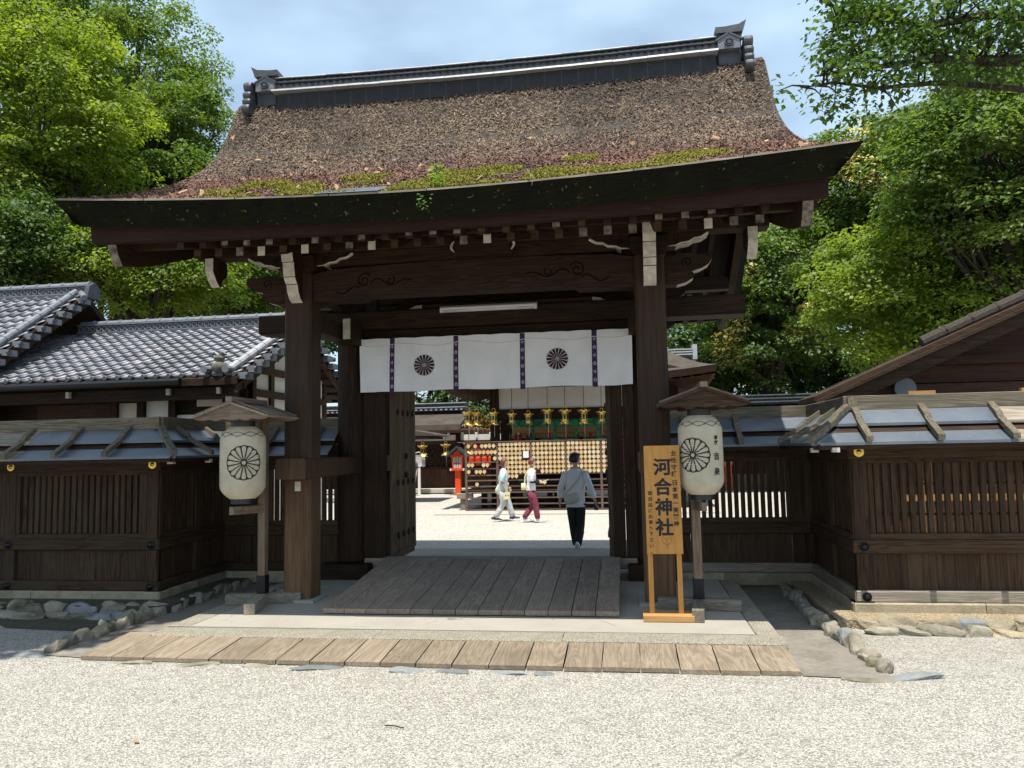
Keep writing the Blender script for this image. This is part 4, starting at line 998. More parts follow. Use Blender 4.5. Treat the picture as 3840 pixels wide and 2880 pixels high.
# ================================================================== paper lanterns on stands
def lantern_stand(lab, cx, cy, rot, px, apex_y0, apex_y1, lx, rw, gm='stand_x', rmat='grey_y'):
    st = thing('lantern_stand', lab, 'lantern stand', (cx, cy, .1), 'roofed stands for paper lanterns')
    def R2(x, y): return (cx+x*cos(rot)-y*sin(rot), cy+x*sin(rot)+y*cos(rot))
    for (ax0, ax1) in (((-.42, 0), (.42, 0)), ((0, -.62), (0, .30))):
        for z0, z1, tr in ((.105, .20, 0),):
            a = Vector((*R2(*ax0), .16)); b = Vector((*R2(*ax1), .16))
            MB().bar(a, b, .115, .112).build('cross_foot', 'grey_y' if ax0[0] == 0 else 'grey_x', st)  # feet paler than the post: sunlight on them put into the colour
    MB().box(px-.045, px+.045, cy-.045, cy+.045, .218, 2.26, .006).build('post', 'stand_z', st)
    MB().box(px-.052, px+.052, cy-.052, cy+.052, .219, .42).build('iron_shoe', 'iron', st)
    MB().bar((px, cy-.05, 1.17), (lx-.03, apex_y0+.12, 1.19), .05, .085).build('lower_arm', 'stand_y', st)
    MB().box(min(px, lx)-.03, max(px, lx)+.03, apex_y0+.10, cy+.05, 2.205, 2.26).build('upper_arm', 'stand_y', st)
    zr = 2.365; ze = 2.21; y0, y1 = apex_y0, apex_y1
    for s in (-1, 1):
        pl = [(lx+s*.0, zr+.0), (lx+s*rw, ze), (lx+s*rw, ze-.022), (lx+s*.0, zr-.022)]
        MB().prism(pl, 'y', y0, y1).build('roof_board', rmat, st)
        for yy in (y0+.06, y1-.06):
            MB().bar((lx+s*.03, yy, zr+.008), (lx+s*(rw-.01), yy, ze+.02), .03, .02).build('roof_batten', 'stand_x', st)
        gb = [(lx, zr-.025), (lx+s*(rw-.05), ze+.0), (lx+s*(rw-.02), ze-.03), (lx+s*(rw-.12), ze-.045), (lx+s*.24, ze-.03), (lx+s*.18, ze-.052), (lx+s*.1, ze-.035), (lx, ze-.045)]
        MB().prism(gb, 'y', y0+.03, y0+.055).build('gable_board', gm, st)
        MB().prism(gb, 'y', y1-.055, y1-.03).build('gable_board', gm, st)
    MB().box(lx-.035, lx+.035, y0-.02, y1+.02, zr-.0, zr+.055, .004).build('ridge_board', 'grey_y', st)
    return st
def paper_lantern(lab, c, R, H, face, text=None):
    """c: centre; face: angle (from -y towards +x) the crest looks to"""
    t = thing('paper_lantern', lab, 'lantern', c, 'white paper lanterns')
    n = 34; prof = []
    for i in range(2*n+1):
        h = -H/2+H*i/(2*n); q = abs(h)/(H/2)
        r = R*(1-.015*q) if q < .62 else R*(.9907-.43*((q-.62)/.38)**2.1)
        prof.append((r+(.0055 if i % 2 == 0 else -.0035), h))
    body = MB().lathe(prof, c, 48, cap=False).build('paper_body', 'paper', t, smooth=True)
    MB().lathe([(R*.50, H/2-.012), (R*.53, H/2+.0), (R*.53, H/2+.065), (R*.48, H/2+.066)], c, 28).build('top_ring', 'black', t)
    MB().lathe([(R*.48, -H/2-.056), (R*.53, -H/2-.055), (R*.53, -H/2), (R*.5, -H/2+.012)], c, 28).build('bottom_ring', 'black', t)
    MB().tube([(c[0]+.05*cos(a), c[1], c[2]+H/2+.065+.05*sin(a)) for a in np.linspace(0, pi, 8)], .005, 5).build('hanger', 'iron', t)
    hs = [p[1] for p in prof]; rs = [p[0] for p in prof]
    def wrap(a0, zc):
        def f(a, b):
            z = zc+b; r = float(np.interp(z, hs, rs))+.0045; ph = a0+a/R
            return (c[0]+r*sin(ph), c[1]-r*cos(ph), c[2]+z)
        return f
    mapped(crest_outline(R*.765, .0108), wrap(face, .0)).build('crest', 'ink', body)
    vine = []
    for k in range(10):
        a0 = -pi*R+2*pi*R*k/10; w = 2*pi*R/10
        for s in (-1, 1): vine.append(ribbon([(a0+w*q, s*.022*sin(pi*q)) for q in np.linspace(0, 1, 10)], .005))
        vine.append(ribbon([(a0-.01, -.012), (a0+.01, .012)], .004)); vine.append(ribbon([(a0+w/2, -.022), (a0+w/2, -.036)], .004))
    mapped(vine, wrap(face, H*.395)).build('vine_border', 'ink', body)
    if text:
        for s, sz, dz in text:
            v, f = text_geo(s, sz, .002)
            # refine by mapping only
            mapped([(v, f)], wrap(face+radians(63), dz)).build('lettering', 'ink', body)
    return t
lantern_stand('roofed wooden lantern stand on the fence side of the bare gate post', -4.13, 8.42, radians(12), -4.15, 7.72, 8.52, -4.20, .44)
lantern_stand('roofed wooden lantern stand beside the orange sign', .70, 8.32, radians(-6), .70, 7.72, 8.50, .775, .44, 'fence_x', 'fence_y')
def facing(c, extra): return atan2(-c[0]*1.0, c[1])+extra
cL = (-4.215, 8.06, 1.705); cR = (.748, 8.02, 1.70)
paper_lantern('crested white paper lantern beside the bare gate post', cL, .243, .79, atan2(-cL[0], cL[1])+radians(2))
paper_lantern('crested white paper lantern with black lettering above the orange sign', cR, .220, .79, atan2(-cR[0], cR[1])+radians(-20),
              [('奉', .045, .165), ('献', .045, .115), ('吉', .075, -.02), ('泉', .075, -.17)])

# ================================================================== the sign
sg = thing('sign_board', 'honey coloured upright wooden sign with black brush lettering', 'sign', (.36, 7.8, .1))
MB().box(.115, .60, 7.70, 7.96, .102, .165, .005).build('base', 'new_x', sg)
def sgy(z): return 7.80+.10*(z-.16)/1.65
for x in (.205, .485):
    MB().prism([(sgy(.17)+.012, .166), (sgy(1.75)+.012, 1.75), (sgy(1.75)+.034, 1.75), (sgy(.17)+.034, .166)], 'x', x-.024, x+.024).build('leg', 'signwood', sg)
bd = MB().prism([(sgy(.735)-.012, .735), (sgy(1.80)-.012, 1.80), (sgy(1.80)+.010, 1.80), (sgy(.735)+.010, .735)], 'x', .175, .525).build('board', 'signwood', sg)
def on_sign(x0, z0):
    return lambda a, b: (x0+a, sgy(z0+b)-.0145, z0+b)
def column(s, x, z0, step, size, bold):
    P = []
    for i, ch in enumerate(s):
        if ch == ' ': continue
        v, f = text_geo(ch, size, bold); P.append(([(a+random.uniform(-.002, .002), b-i*step) for a, b in v], f))
    mapped(P, on_sign(x, z0)).build('lettering', 'ink', bd)
column('河合神社', .352, 1.575, .198, .175, .0055)
column('女性守護', .468, 1.715, .068, .058, .001)
column('日本第一美麗神', .470, 1.425, .067, .058, .001)
column('御自由にお参り下さい。', .222, 1.325, .057, .046, .0006)
P = [ribbon([(.046*cos(t), .046*sin(t)) for t in np.linspace(0, 2*pi, 29)[:-1]], .0025, True), ribbon([(-.011, -.045), (-.011, -.085), (.011, -.085), (.011, -.045)], .0025)]
for s in (-1, 1): P += [ribbon([(s*.012, .012), (s*.03, .018)], .0025), ribbon([(s*.014, .002), (s*.026, .004)], .002)]
P += [ribbon([(.0, .01), (-.006, -.012), (.004, -.012)], .002), ribbon([(-.008, -.024), (.008, -.024)], .0025)]
mapped(P, on_sign(.372, .875)).build('mirror_drawing', 'ink', bd)

# ================================================================== curtain, lamp
nr = thing('shrine_curtain', 'white split curtain with purple bands and crests hung across the gate opening', 'curtain', (GX, 10.05, 3.3))
NX0, NX1, NZ0, NZ1 = -3.565, .125, 2.60, 3.325
def ny(x, z):
    q = (NZ1-z)/(NZ1-NZ0); w = .030*sin(3.1*x+.6)+.020*sin(7.3*x+1.2+1.5*q)+.010*sin(15*x-2*q)+.006*sin(27*x+4*q)
    return 10.045+q*w+(.05*q*math.exp(-((x-NX0-.18)/.12)**2))+(.05*q*math.exp(-((x-NX1+.22)/.12)**2))-.012*q
xsn = np.linspace(NX0, NX1, 120); zsn = np.linspace(NZ0, NZ1, 16)
MB().grid([[(x+.012*(z-NZ1), ny(x, z), z+(.006*sin(5*x) if z < 2.65 else (.008*abs(sin(9*x)) if z > 3.3 else 0))) for x in xsn] for z in zsn]).build('cloth', 'curtain', nr, smooth=True)
def on_cloth(x0, z0, o=.004): return lambda a, b: (x0+a, ny(x0+a, z0+b)-o, z0+b)
bands = (-3.10, -2.215, -1.315, -.365)
for i, xb in enumerate(bands):
    bandm = MB().grid([[(xb+dx+.012*(z-NZ1)*.4, ny(xb+dx, z)-.004, z) for dx in (-.034, 0, .034)] for z in np.linspace(NZ0-.022, NZ1+.002, 14)]).build('purple_band', 'purple', nr)
    P = []
    for k in range(6):
        z0 = 3.21-k*.108
        for j in range(5):      # small woven leaf sprigs
            a = j*2*pi/5+(.5 if k % 2 else 0); ex, ez = .017*cos(a), .017*sin(a)
            P.append(([(ex+.011*cos(t)*.8, z0-3.0+ez+.010*sin(t)) for t in np.linspace(0, 2*pi, 7)[:-1]], [tuple(range(6))]) if k % 2 else ribbon([(0, z0-3.0), (ex*1.5, z0-3.0+ez*1.5)], .006))
    mapped(P, on_cloth(xb, 3.0, .0065)).build('sprig_pattern', 'silver_thread', bandm)
for xc, zc in ((-2.655, 2.945), (-.855, 2.965)):
    mapped([(v, f) for v, f in crest_filled(.145)], on_cloth(xc, zc, .005)).build('crest', 'crest', nr)
pts = []
for i in range(len(bands)+1):
    a = ([NX0+.01]+list(bands))[i]; b = (list(bands)+[NX1-.01])[i]
    for t in np.linspace(0, 1, 10): pts.append((a+(b-a)*t, 0, 3.245-.028*sin(pi*t)+(.02*sin(2*pi*t) if i in (1, 2, 3) else 0)))
MB().tube([(x, ny(x, z)-.008, z) for x, _, z in pts], .0042, 5).build('cord', 'cord', nr)
MB().tube([(NX0-.05, 10.06, 3.318), (NX1+.05, 10.06, 3.318)], .012, 6).build('hanging_rod', 'iron', nr)
lm = thing('strip_lamp', 'white fluorescent strip lamp fixed to the gate crossbeam', 'lamp', (-1.77, 10.05, 3.69))
MB().prism([(10.105, 3.66), (10.105, 3.745), (10.085, 3.75), (10.03, 3.715), (10.03, 3.70), (10.07, 3.66)], 'x', -2.43, -1.11).build('housing', 'lampwhite', lm)
MB().tube([(-2.39, 10.045, 3.672), (-1.15, 10.045, 3.672)], .014, 10).build('tube', 'white', lm, smooth=True)
for x in (-2.41, -1.13): MB().box(x-.018, x+.018, 10.025, 10.08, 3.65, 3.70).build('end_cap', 'lampwhite', lm)
# ================================================================== tiled halls beyond the shaded fence
def tile_mesh(w, L):
    """one pantile: S-shaped cross-section, thick lower lip; local x across, -y down the slope, origin at its lower left corner"""
    us = np.linspace(0, 1, 9); pr = [(-.018*sin(pi*u/.68) if u < .68 else .024*sin(pi*(u-.68)/.36)) for u in us]
    V = []; T = .055
    for y, zz in ((0, 0.028), (L, -.016)):
        V += [(u*w, y, h+zz+.02) for u, h in zip(us, pr)]
    V += [(u*w, .042, h+.028+.02-T*1.3) for u, h in zip(us, pr)]
    n = 9; F = [(j, j+1, n+j+1, n+j) for j in range(n-1)]+[(2*n+j, 2*n+j+1, j+1, j) for j in range(n-1)]
    return V, F
TILE = None
def tile_slope(par, x0, x1, ye, ze, yr, zr, cols, rows):
    w = (x1-x0)/cols; S = sqrt((yr-ye)**2+(zr-ze)**2); L = S/rows; ang = atan2(zr-ze, yr-ye); first = None
    for j in range(rows):
        for i in range(cols):
            loc = (x0+i*w, ye+(yr-ye)*j/rows, ze+(zr-ze)*j/rows)
            if first is None:
                V, F = tile_mesh(w*1.03, L*1.12); first = link_mesh('roof_tile', np.array(V), F, 'rooftile', par, True, loc=(0, 0, 0)); o = first
            else: o = piece(first, (0, 0, 0), par)
            o.location = Vector(loc)-wloc(par); o.rotation_euler = (ang+random.uniform(-.012, .012), random.uniform(-.008, .008), random.uniform(-.008, .008))
def tile_ridge(par, x0, x1, y, z, big=1.):
    MB().box(x0, x1, y-.16, y+.16, z-.12, z+.02).build('ridge_base', 'dark_tile', par)
    MB().box(x0, x1, y-.115, y+.115, z+.02, z+.20).build('ridge_core', 'dark_tile', par)
    for zz in (.02, .185): MB().box(x0-.01, x1+.01, y-.15, y+.15, z+zz, z+zz+.022).build('cover_course', 'grey_tile', par)
    n = int((x1-x0)/.14); pr = None
    for i in range(n):
        for k in range(1):
            if pr is None: pr = MB().tube([(.055*cos(t), 0, .055*sin(t)) for t in np.linspace(0, 2*pi, 9)], .012, 4, cap=False).build('ring_tile', 'grey_tile', par); o = pr
            else: o = piece(pr, (0, 0, 0), par)
            o.location = Vector((x0+(i+.5)*(x1-x0)/n, y-.125, z+.11))-wloc(par)
    n = int((x1-x0)/.30)
    for i in range(n):
        a, b_ = x0+(x1-x0)*i/n, x0+(x1-x0)*(i+1)/n
        MB().tube([(a, y, z+.225), (b_-.035, y, z+.225), (b_-.03, y, z+.225), (b_+.01, y, z+.225)], [.075, .075, .092, .092], 10).build('cap_tile', 'grey_tile', par, smooth=False)
def rake(par, x, ye, ze, yr, zr, rows, pale='grey_tile'):
    """round tiles and projecting edge tiles along a gable"""
    for k in range(rows):
        t0, t1 = k/rows, (k+1)/rows; p = lambda t, dx=0, dz=0: (x+dx, ye+(yr-ye)*t, ze+(zr-ze)*t+dz)
        MB().tube([p(t0, -.14, .10), p(t1-.004, -.14, .10), p(t1-.003, -.14, .10), p(t1+.008, -.14, .10)], [.07, .07, .082, .082], 10).build('rake_tile', pale, par)
        MB().box(x-.10, x+.16, ye+(yr-ye)*t0+.02, ye+(yr-ye)*t1-.01, ze+(zr-ze)*t0-.06, ze+(zr-ze)*t0+.055).build('edge_tile', 'grey_tile', par)
        MB().lathe([(.0, .03), (.05, .03), (.055, 0)], (x+.16, ye+(yr-ye)*t0+.05, ze+(zr-ze)*t0+.0), 10, 'x', cap=False).build('edge_disc', 'dark_tile', par)
    m = MB(); m.prism([(ye-.02, ze-.09), (yr, zr-.07), (yr, zr-.30), (ye-.02, ze-.30)], 'x', x-.02, x+.04).build('rake_board', 'fence_y', par)
h1 = thing('tiled_hall', 'low hall with grey pantile roof and dark eaves right behind the shaded fence', 'hall', (-9.5, 15, 0))
tile_slope(h1, -12.5, -6.62, 12.42, 3.16, 15.15, 4.46, 24, 12)
MB().prism([(12.35, 3.12), (15.2, 4.46), (18.0, 3.12), (18.0, 3.0), (15.2, 4.3), (12.35, 3.0)], 'x', -12.8, -6.58).build('roof_deck', 'dark_x', h1)
tile_ridge(h1, -11.75, -6.70, 15.2, 4.46)
rake(h1, -6.62, 12.40, 3.16, 15.2, 4.46, 9, 'pale_tile'); rake(h1, -6.62, 18.0, 3.16, 15.2, 4.46, 9)
MB().tube([(-12.8, 12.28, 3.06), (-7.6, 12.28, 3.075)], .06, 8).build('gutter', 'iron', h1)
ep = None
for i in range(24):
    x = -12.5+(i+.86)*5.88/24
    MB().lathe([(.0, -.03), (.04, -.03), (.05, -.02), (.05, .06)], (x, 12.40, 3.185), 10, 'y', cap=False).build('eave_disc', 'dark_tile', h1)
# corner ornament on the near end of the gable
og = MB().lathe([(.09, 0), (.13, .05), (.135, .11), (.09, .17), (.06, .19), (.09, .23), (.10, .26), (.05, .30)], (-6.95, 12.42, 3.22), 14).build('corner_ornament', 'mossstone', h1, smooth=True)
for s in (-1, 1):
    MB().tube([(-6.95+s*.2, 12.25, 3.26), (-6.95+s*.2, 12.45, 3.27)], .065, 12).build('ornament_disc', 'grey_tile', og)
    MB().tube([(-6.95, 12.42, 3.50), (-6.95+s*.08, 12.42, 3.56), (-6.95+s*.14, 12.40, 3.53)], [.05, .035, .015], 6).build('ornament_horn', 'dark_tile', og)
MB().box(-12.8, -6.75, 12.55, 12.75, 2.78, 2.98).build('eave_beam', 'dark_x', h1)
MB().box(-12.8, -6.8, 13.36, 13.5, .0, 3.3).build('wall', 'dark_x', h1)
MB().box(-12.8, -6.9, 12.9, 13.3, 3.0, 3.06).build('soffit', 'dark_x', h1)
for x0, x1, z0, z1, m in ((-8.92, -8.42, 2.45, 2.84, 'plaster'), (-8.3, -7.2, 2.45, 2.55, 'plaster'), (-7.9, -7.4, 2.70, 2.86, 'plaster_warm'), (-11.2, -9.6, 2.40, 2.80, 'brown_x'), (-9.5, -9.05, 2.42, 2.80, 'plaster_warm')):  # brown timber colour stands in for plaster in deep eave shade
    MB().box(x0, x1, 13.33, 13.357, z0, z1).build('plaster_panel', m, h1)
for x in (-12, -9.55, -9.0, -8.36, -6.95): MB().box(x-.07, x+.07, 13.25, 13.35, 0, 3.0).build('post', 'dark_z', h1)
for x in (-11.9, -9.9, -7.95, -7.0): MB().box(x-.032, x+.032, 12.47, 12.54, 2.86, 2.97).build('painted_end', 'white_paint', h1)
MB().prism([(13.5, 3.2), (15.2, 4.25), (17, 3.4), (17, 0), (13.5, 0)], 'x', -6.98, -6.92).build('gable_wall', 'plaster_warm', h1)
for y in (13.5, 14.3, 15.2, 16.1, 17): MB().box(-6.93, -6.86, y-.07, y+.07, 0, 4.2-.45*abs(y-15.2)).build('post', 'fence_z', h1)
for z in (2.35, 2.95, 3.4): MB().box(-6.925, -6.85, 13.9 if z > 3 else 13.4, 16.5 if z > 3 else 17, z-.07, z+.07).build('wall_beam', 'fence_y', h1)
for y in np.arange(12.6, 18, .32):
    MB().bar((-6.98, y, 4.30-.47*abs(y-15.2)-.09), (-6.55, y, 4.30-.47*abs(y-15.2)-.09), .06, .07).build('rafter', 'brown_x', h1)
h2 = thing('tiled_hall', 'higher hall with brownish pantiles and a ring tiled ridge at the picture edge', 'hall', (-13, 15, 0))
tile_slope(h2, -14.6, -11.55, 11.9, 3.18, 15.0, 5.34, 12, 14)
MB().prism([(11.85, 3.14), (15.0, 5.32), (18.2, 3.14), (18.2, 3.0), (15.0, 5.18), (11.85, 3.0)], 'x', -15.2, -11.5).build('roof_deck', 'dark_x', h2)
tile_ridge(h2, -15.2, -11.42, 15.0, 5.30); rake(h2, -11.55, 11.88, 3.2, 15.0, 5.34, 11)
MB().tube([(-11.44, 14.75, 5.30), (-11.25, 14.6, 5.17)], .06, 10).build('corner_roll', 'grey_tile', h2)
MB().prism([(14.78, 5.22), (15.22, 5.22), (15.16, 5.48), (15.0, 5.58), (14.84, 5.48)], 'x', -11.42, -11.32).build('ridge_end', 'dark_tile', h2)
MB().box(-15.2, -11.9, 12.8, 17.5, 0, 3.4).build('wall', 'dark_x', h2)

# ================================================================== gabled hall beyond the sunlit fence
h3 = thing('gabled_hall', 'dark reddish boarded gable with a long sloping bargeboard beyond the sunlit fence', 'hall', (6, 13, 0))
def rk(x): return 2.30+(x-2.66)*.4306
xs = np.linspace(2.70, 7.6, 14)
MB().prism([(x, rk(x)+.02) for x in xs]+[(x, rk(x)-.17) for x in xs[::-1]], 'y', 11.44, 11.52).build('bargeboard', 'fence_x', h3)
MB().prism([(x, rk(x)+.075) for x in xs]+[(x, rk(x)+.024) for x in xs[::-1]], 'y', 11.38, 12.6).build('roof_edge', 'fence_x', h3)
MB().prism([(x, rk(x)+.14) for x in xs]+[(x, rk(x)+.078) for x in xs[::-1]], 'y', 11.55, 12.6).build('roof_covering', 'fence_x', h3)
for k in range(10):
    a, b_ = 4.35+k*.36, 4.35+(k+1)*.36
    MB().tube([(a, 12.0, rk(a)+.21), (b_-.03, 12.0, rk(b_-.03)+.21), (b_-.02, 12.0, rk(b_)+.21), (b_+.01, 12.0, rk(b_)+.21)], [.085, .085, .095, .095], 10).build('rake_tile', 'bark', h3)
for z0, z1, y in ((0, 2.34, 12.0), (2.36, 2.62, 11.96), (2.64, 5, 12.02)):
    poly = [(x, min(z1, rk(x)-.02)) for x in xs if rk(x) > z0+.02]
    if len(poly) > 1: MB().prism([(poly[0][0], z0)]+poly+[(7.6, z0)] if z0 else [(3.2, 0), (3.2, min(z1, rk(3.2)))]+[p for p in poly if p[0] > 3.2]+[(7.6, 0)], 'y', y, y+.08).build('gable_board', 'brown_x', h3)
MB().prism([(3.25, 0), (3.25, rk(3.25)-.2), (7.6, rk(7.6)-.2), (7.6, 0)], 'y', 12.12, 12.2).build('gable_wall', 'dark_x', h3)
for z in (2.35, 2.95): MB().box(3.2 if z < 2.5 else 4.5, 7.6, 11.9, 12.0, z-.06, z+.06).build('gable_beam', 'brown_x', h3)
MB().lathe([(.0, -.02), (.15, -.02), (.16, 0)], (4.05, 11.88, 2.56), 20, 'y', cap=False).build('beam_end_cap', 'sheet', h3)

# ================================================================== courtyard: worship hall
ws = thing('worship_hall', 'open worship hall with white plaster frieze and bark roof inside the courtyard', 'hall', (-1.5, 25, 0))
WX0, WX1, WY0, WY1, WC = -5.6, 2.6, 21.9, 30.0, (-1.5, 25.8)
def wtop(a, b):       # a,b in 0..1 round the hip roof, plan position -> height
    return 0
def hip(name, mat, zoff, ze, zr, par, inset):
    n = 12; rings = []
    for k in range(n+1):
        t = k/n; h = ze+(zr-ze)*(t**1.35)*1.0
        x0, x1 = WX0+inset+(WC[0]-1.4-WX0-inset)*t, WX1-inset+(WC[0]+1.4-WX1+inset)*t; y0, y1 = WY0+inset+(WC[1]-WY0-inset)*t, WY1-inset+(WC[1]-WY1+inset)*t
        P = []
        for (ax, ay), (bx, by) in (((x0, y0), (x1, y0)), ((x1, y0), (x1, y1)), ((x1, y1), (x0, y1)), ((x0, y1), (x0, y0))):
            for q in np.linspace(0, 1, 11)[:-1]:
                P.append((ax+(bx-ax)*q, ay+(by-ay)*q, h+.24*(1-t)**2*abs(2*q-1)**2.4+zoff))
        P.append(P[0]); rings.append(P)
    return MB().grid(rings).build(name, mat, par, smooth=True)
hip('bark_roof', 'bark', 0, 3.80, 6.1, ws, 0); hip('soffit', 'brown_x', -.22, 3.76, 5.6, ws, .06)
edge = []
for z, ins in ((0., 0.), (-.2, .06)):
    P = []
    for (ax, ay), (bx, by) in (((WX0+ins, WY0+ins), (WX1-ins, WY0+ins)), ((WX1-ins, WY0+ins), (WX1-ins, WY1-ins)), ((WX1-ins, WY1-ins), (WX0+ins, WY1-ins)), ((WX0+ins, WY1-ins), (WX0+ins, WY0+ins))):
        for q in np.linspace(0, 1, 11)[:-1]: P.append((ax+(bx-ax)*q, ay+(by-ay)*q, 3.80+.24*abs(2*q-1)**2.4+z))
    P.append(P[0]); edge.append(P)
MB().grid(edge).build('eave_face', 'brown_x', ws)
rp_ = None
for y in np.arange(22.3, 29.6, .30):
    MB().bar((WX0+.12, y, 3.60+.20*abs(2*(y-25.9)/8.1)**2.4), (-3.8, y, 4.15), .07, .09).build('rafter', 'fence_x', ws)
    if y < 25: MB().bar((WX1-.12, y, 3.60+.20*abs(2*(y-25.9)/8.1)**2.4), (.9, y, 4.15), .07, .09).build('rafter', 'brown_x', ws)
for x in np.arange(-5, 2.3, .30):
    MB().bar((x, WY0+.12, 3.60+.2*abs(2*(x+1.5)/8.2)**2.4), (x, 23.6, 4.15), .07, .09).build('rafter', 'brown_y', ws)
for x in (-4.0, .85):
    for y in (23.6, 25.6, 27.6): MB().box(x-.13, x+.13, y-.13, y+.13, .02, 4.2).build('post', 'brown_z' if 0 else 'dark_z', ws)
for y in (23.6, 27.6):
    MB().box(-3.86, .71, y-.09, y+.09, 2.70, 3.01).build('beam', 'dark_x', ws)
MB().box(-3.86, .71, 23.56, 23.62, 3.015, 4.2).build('plaster_frieze', 'plaster', ws)
for x in (-4.0, .85): MB().box(x-.09, x+.09, 23.74, 27.46, 2.70, 3.01).build('beam', 'dark_y', ws)
# blinds with green brocade borders hanging inside
MB().box(-3.68, .6, 24.8, 24.83, 2.48, 2.72).build('brocade_valance', 'green_cloth', ws)
for k in range(6):
    a = -3.62+k*.70
    MB().box(a, a+.62, 24.82, 24.84, 2.28, 2.478).build('bamboo_blind', 'tan', ws)
    MB().box(a+.622, a+.70, 24.815, 24.845, 2.0, 2.478).build('brocade_border', 'green_cloth', ws)
MB().box(-3.68, .6, 24.86, 24.88, 2.13, 2.27).build('lower_blind', 'tan', ws)
for x0, x1 in ((-2.75, -1.55), (-1.35, -.1)): MB().box(x0, x1, 24.80, 24.83, 1.95, 2.10).build('brocade_border', 'green_cloth', ws)
for x in (-3.5, -3.35, -3.13, -3.0, -2.42, -1.86, -1.5, -.55, -1.1):
    tz = 2.27-random.uniform(0, .1)
    t_ = MB().lathe([(.03, 0), (.045, -.05), (.055, -.22), (.05, -.225)], (x, 24.6, tz), 10).build('tassel', 'darkred' if random.random() < .6 else 'black', ws)
    MB().lathe([(.035, .0), (.05, -.05), (.0, .05)], (x, 24.6, tz+.02), 8).build('tassel_cap', 'darkred', t_)
MB().box(-3.7, .62, 27.5, 27.55, .6, 2.6).build('back_screen', 'dark_x', ws)
# floor, veranda and legs
MB().box(-4.85, 2.0, 22.4, 28.6, .50, .585).build('floor', 'fence_x', ws)
MB().box(-4.95, -4.5, 22.25, 22.5, .36, .52, .01).build('veranda_beam', 'grey_y', ws)
for x in (-4.78,): MB().box(x-.075, x+.075, 22.3, 22.46, .02, .36).build('veranda_leg', 'grey_z', ws)
for x in (-4.3, -3.75, -3.2, -2.3, -1.4, -.5, .4):
    for y in (23.2, 25.5): MB().box(x-.08, x+.08, y-.08, y+.08, .02, .5).build('veranda_leg', 'dark_z', ws)
sb = MB().box(-5.3, 2.4, 20.9, 29, -.1, .03).build('hall_footing', 'granite'); sb['kind'] = 'structure'
MB().lathe([(.30, .0), (.28, .1), (.12, .14), (.13, .2)], (1.2, 21.5, 5.2), 12).build('roof_knob', 'dark_tile', ws) if 0 else None
MB().box(WC[0]-1.6, WC[0]+3.62, WC[1]-.2, WC[1]+.2, 4.45, 4.75).build('rear_ridge', 'pale_tile', ws) if 0 else None

# votive plaque rack
rk_ = thing('plaque_rack', 'long brown rack of rails in front of the worship hall', 'rack', (-2.2, 22.0, 0))
posts = (-4.60, -3.68, -2.70, -1.70, -.705, .30)
for i, x in enumerate(posts): MB().box(x-.032, x+.032, 21.97, 22.03, .02, 1.985).build('post', 'rackpaint', rk_)
rails = [1.985, 1.855, 1.725, 1.595, 1.465, 1.335, 1.205, 1.075]
for i in range(5):
    a, b_ = posts[i]+.034, posts[i+1]-.034
    zs = rails if i else [1.985, 1.80, 1.62, 1.43, 1.24, 1.05]
    for z in zs: MB().box(a, b_, 21.975, 22.0, z-.022, z+.010).build('rail', 'rackpaint', rk_)
    for z in (.90, .73, .56, .40, .23, .06): MB().box(a, b_, 21.975, 22.005, z-.022, z+.014).build('rail', 'rackpaint', rk_)
    if i: MB().box(a, b_, 22.02, 22.035, 1.07, 1.96).build('back_panel', 'darkred', rk_)
MB().box(-4.85, .4, 21.94, 22.06, 1.996, 2.02).build('top_board', 'rackpaint', rk_)
# the plaques: round mirrors with a short handle, each hanging on its own
pm = MB(); pm.lathe([(.052, 0), (.0535, -.004), (.0535, -.012), (.050, -.014), (.046, -.012)], (0, 0, 0), 20, 'y'); pm.box(-.010, .010, -.011, -.002, -.075, -.048)
pl0 = pm.build('ema_plaque', 'ema', loc=(0, 0, 0)); pl1 = pl0.copy(); pl1.data = pl0.data.copy(); pl1.data.materials[0] = M['ema_pale']; COL.objects.link(pl1)
r_ = random.Random(12); used = {0: False, 1: False}
ORD = ['first', 'second', 'third', 'fourth', 'fifth', 'sixth', 'seventh', 'eighth', 'ninth']
def plaque(x, z, lab):
    k = 0 if r_.random() < .6 else 1; src = (pl0, pl1)[k]
    o = src if not used[k] else src.copy()
    if used[k]: COL.objects.link(o)
    used[k] = True; o.location = (x, 21.968-r_.uniform(0, .012), z); o.rotation_euler = (0, r_.uniform(-.12, .12), 0)
    tag(o, lab, 'plaque', 'round wooden plaques on the courtyard rack')
LR = 'round pale wooden plaque hanging on the rack before the worship hall'
LB = 'round pale wooden plaque in the sparse first bay of the rack beside the vermilion lantern'
for jj, (z, xs_) in enumerate(((1.89, (.06, .26, .46, .57, .68, .80)), (1.71, (.16, .28, .40, .51, .63, .74, .84)), (1.53, (.83,)), (1.34, (.06, .17, .50, .61)), (1.15, (.06, .29, .40, .52)), (.79, (.30,)))):
    for kk, x in enumerate(xs_): plaque(posts[0]+.02+x, z, 'round plaque, %s in the %s row of the sparse rack bay' % (ORD[kk], ORD[jj]))
for i in range(1, 5):
    a = posts[i]+.085; n = 8 if i in (1, 2) else (8 if i == 3 else 8)
    for j in range(8):
        z = rails[j]-.062
        for k in range(n):
            x = a+k*(posts[i+1]-posts[i]-.165)/(n-1)
            miss = (i == 1 and j in (2, 3) and k in (6, 7)) or (j == 7 and r_.random() < .75) or (j == 6 and r_.random() < .12) or (i == 1 and j > 3 and k < 1) or (i == 4 and k > 4)
            if not miss: plaque(x, z, 'round plaque, %s in the %s row of the %s dense rack bay' % (ORD[k], ORD[j], ORD[i-1]))
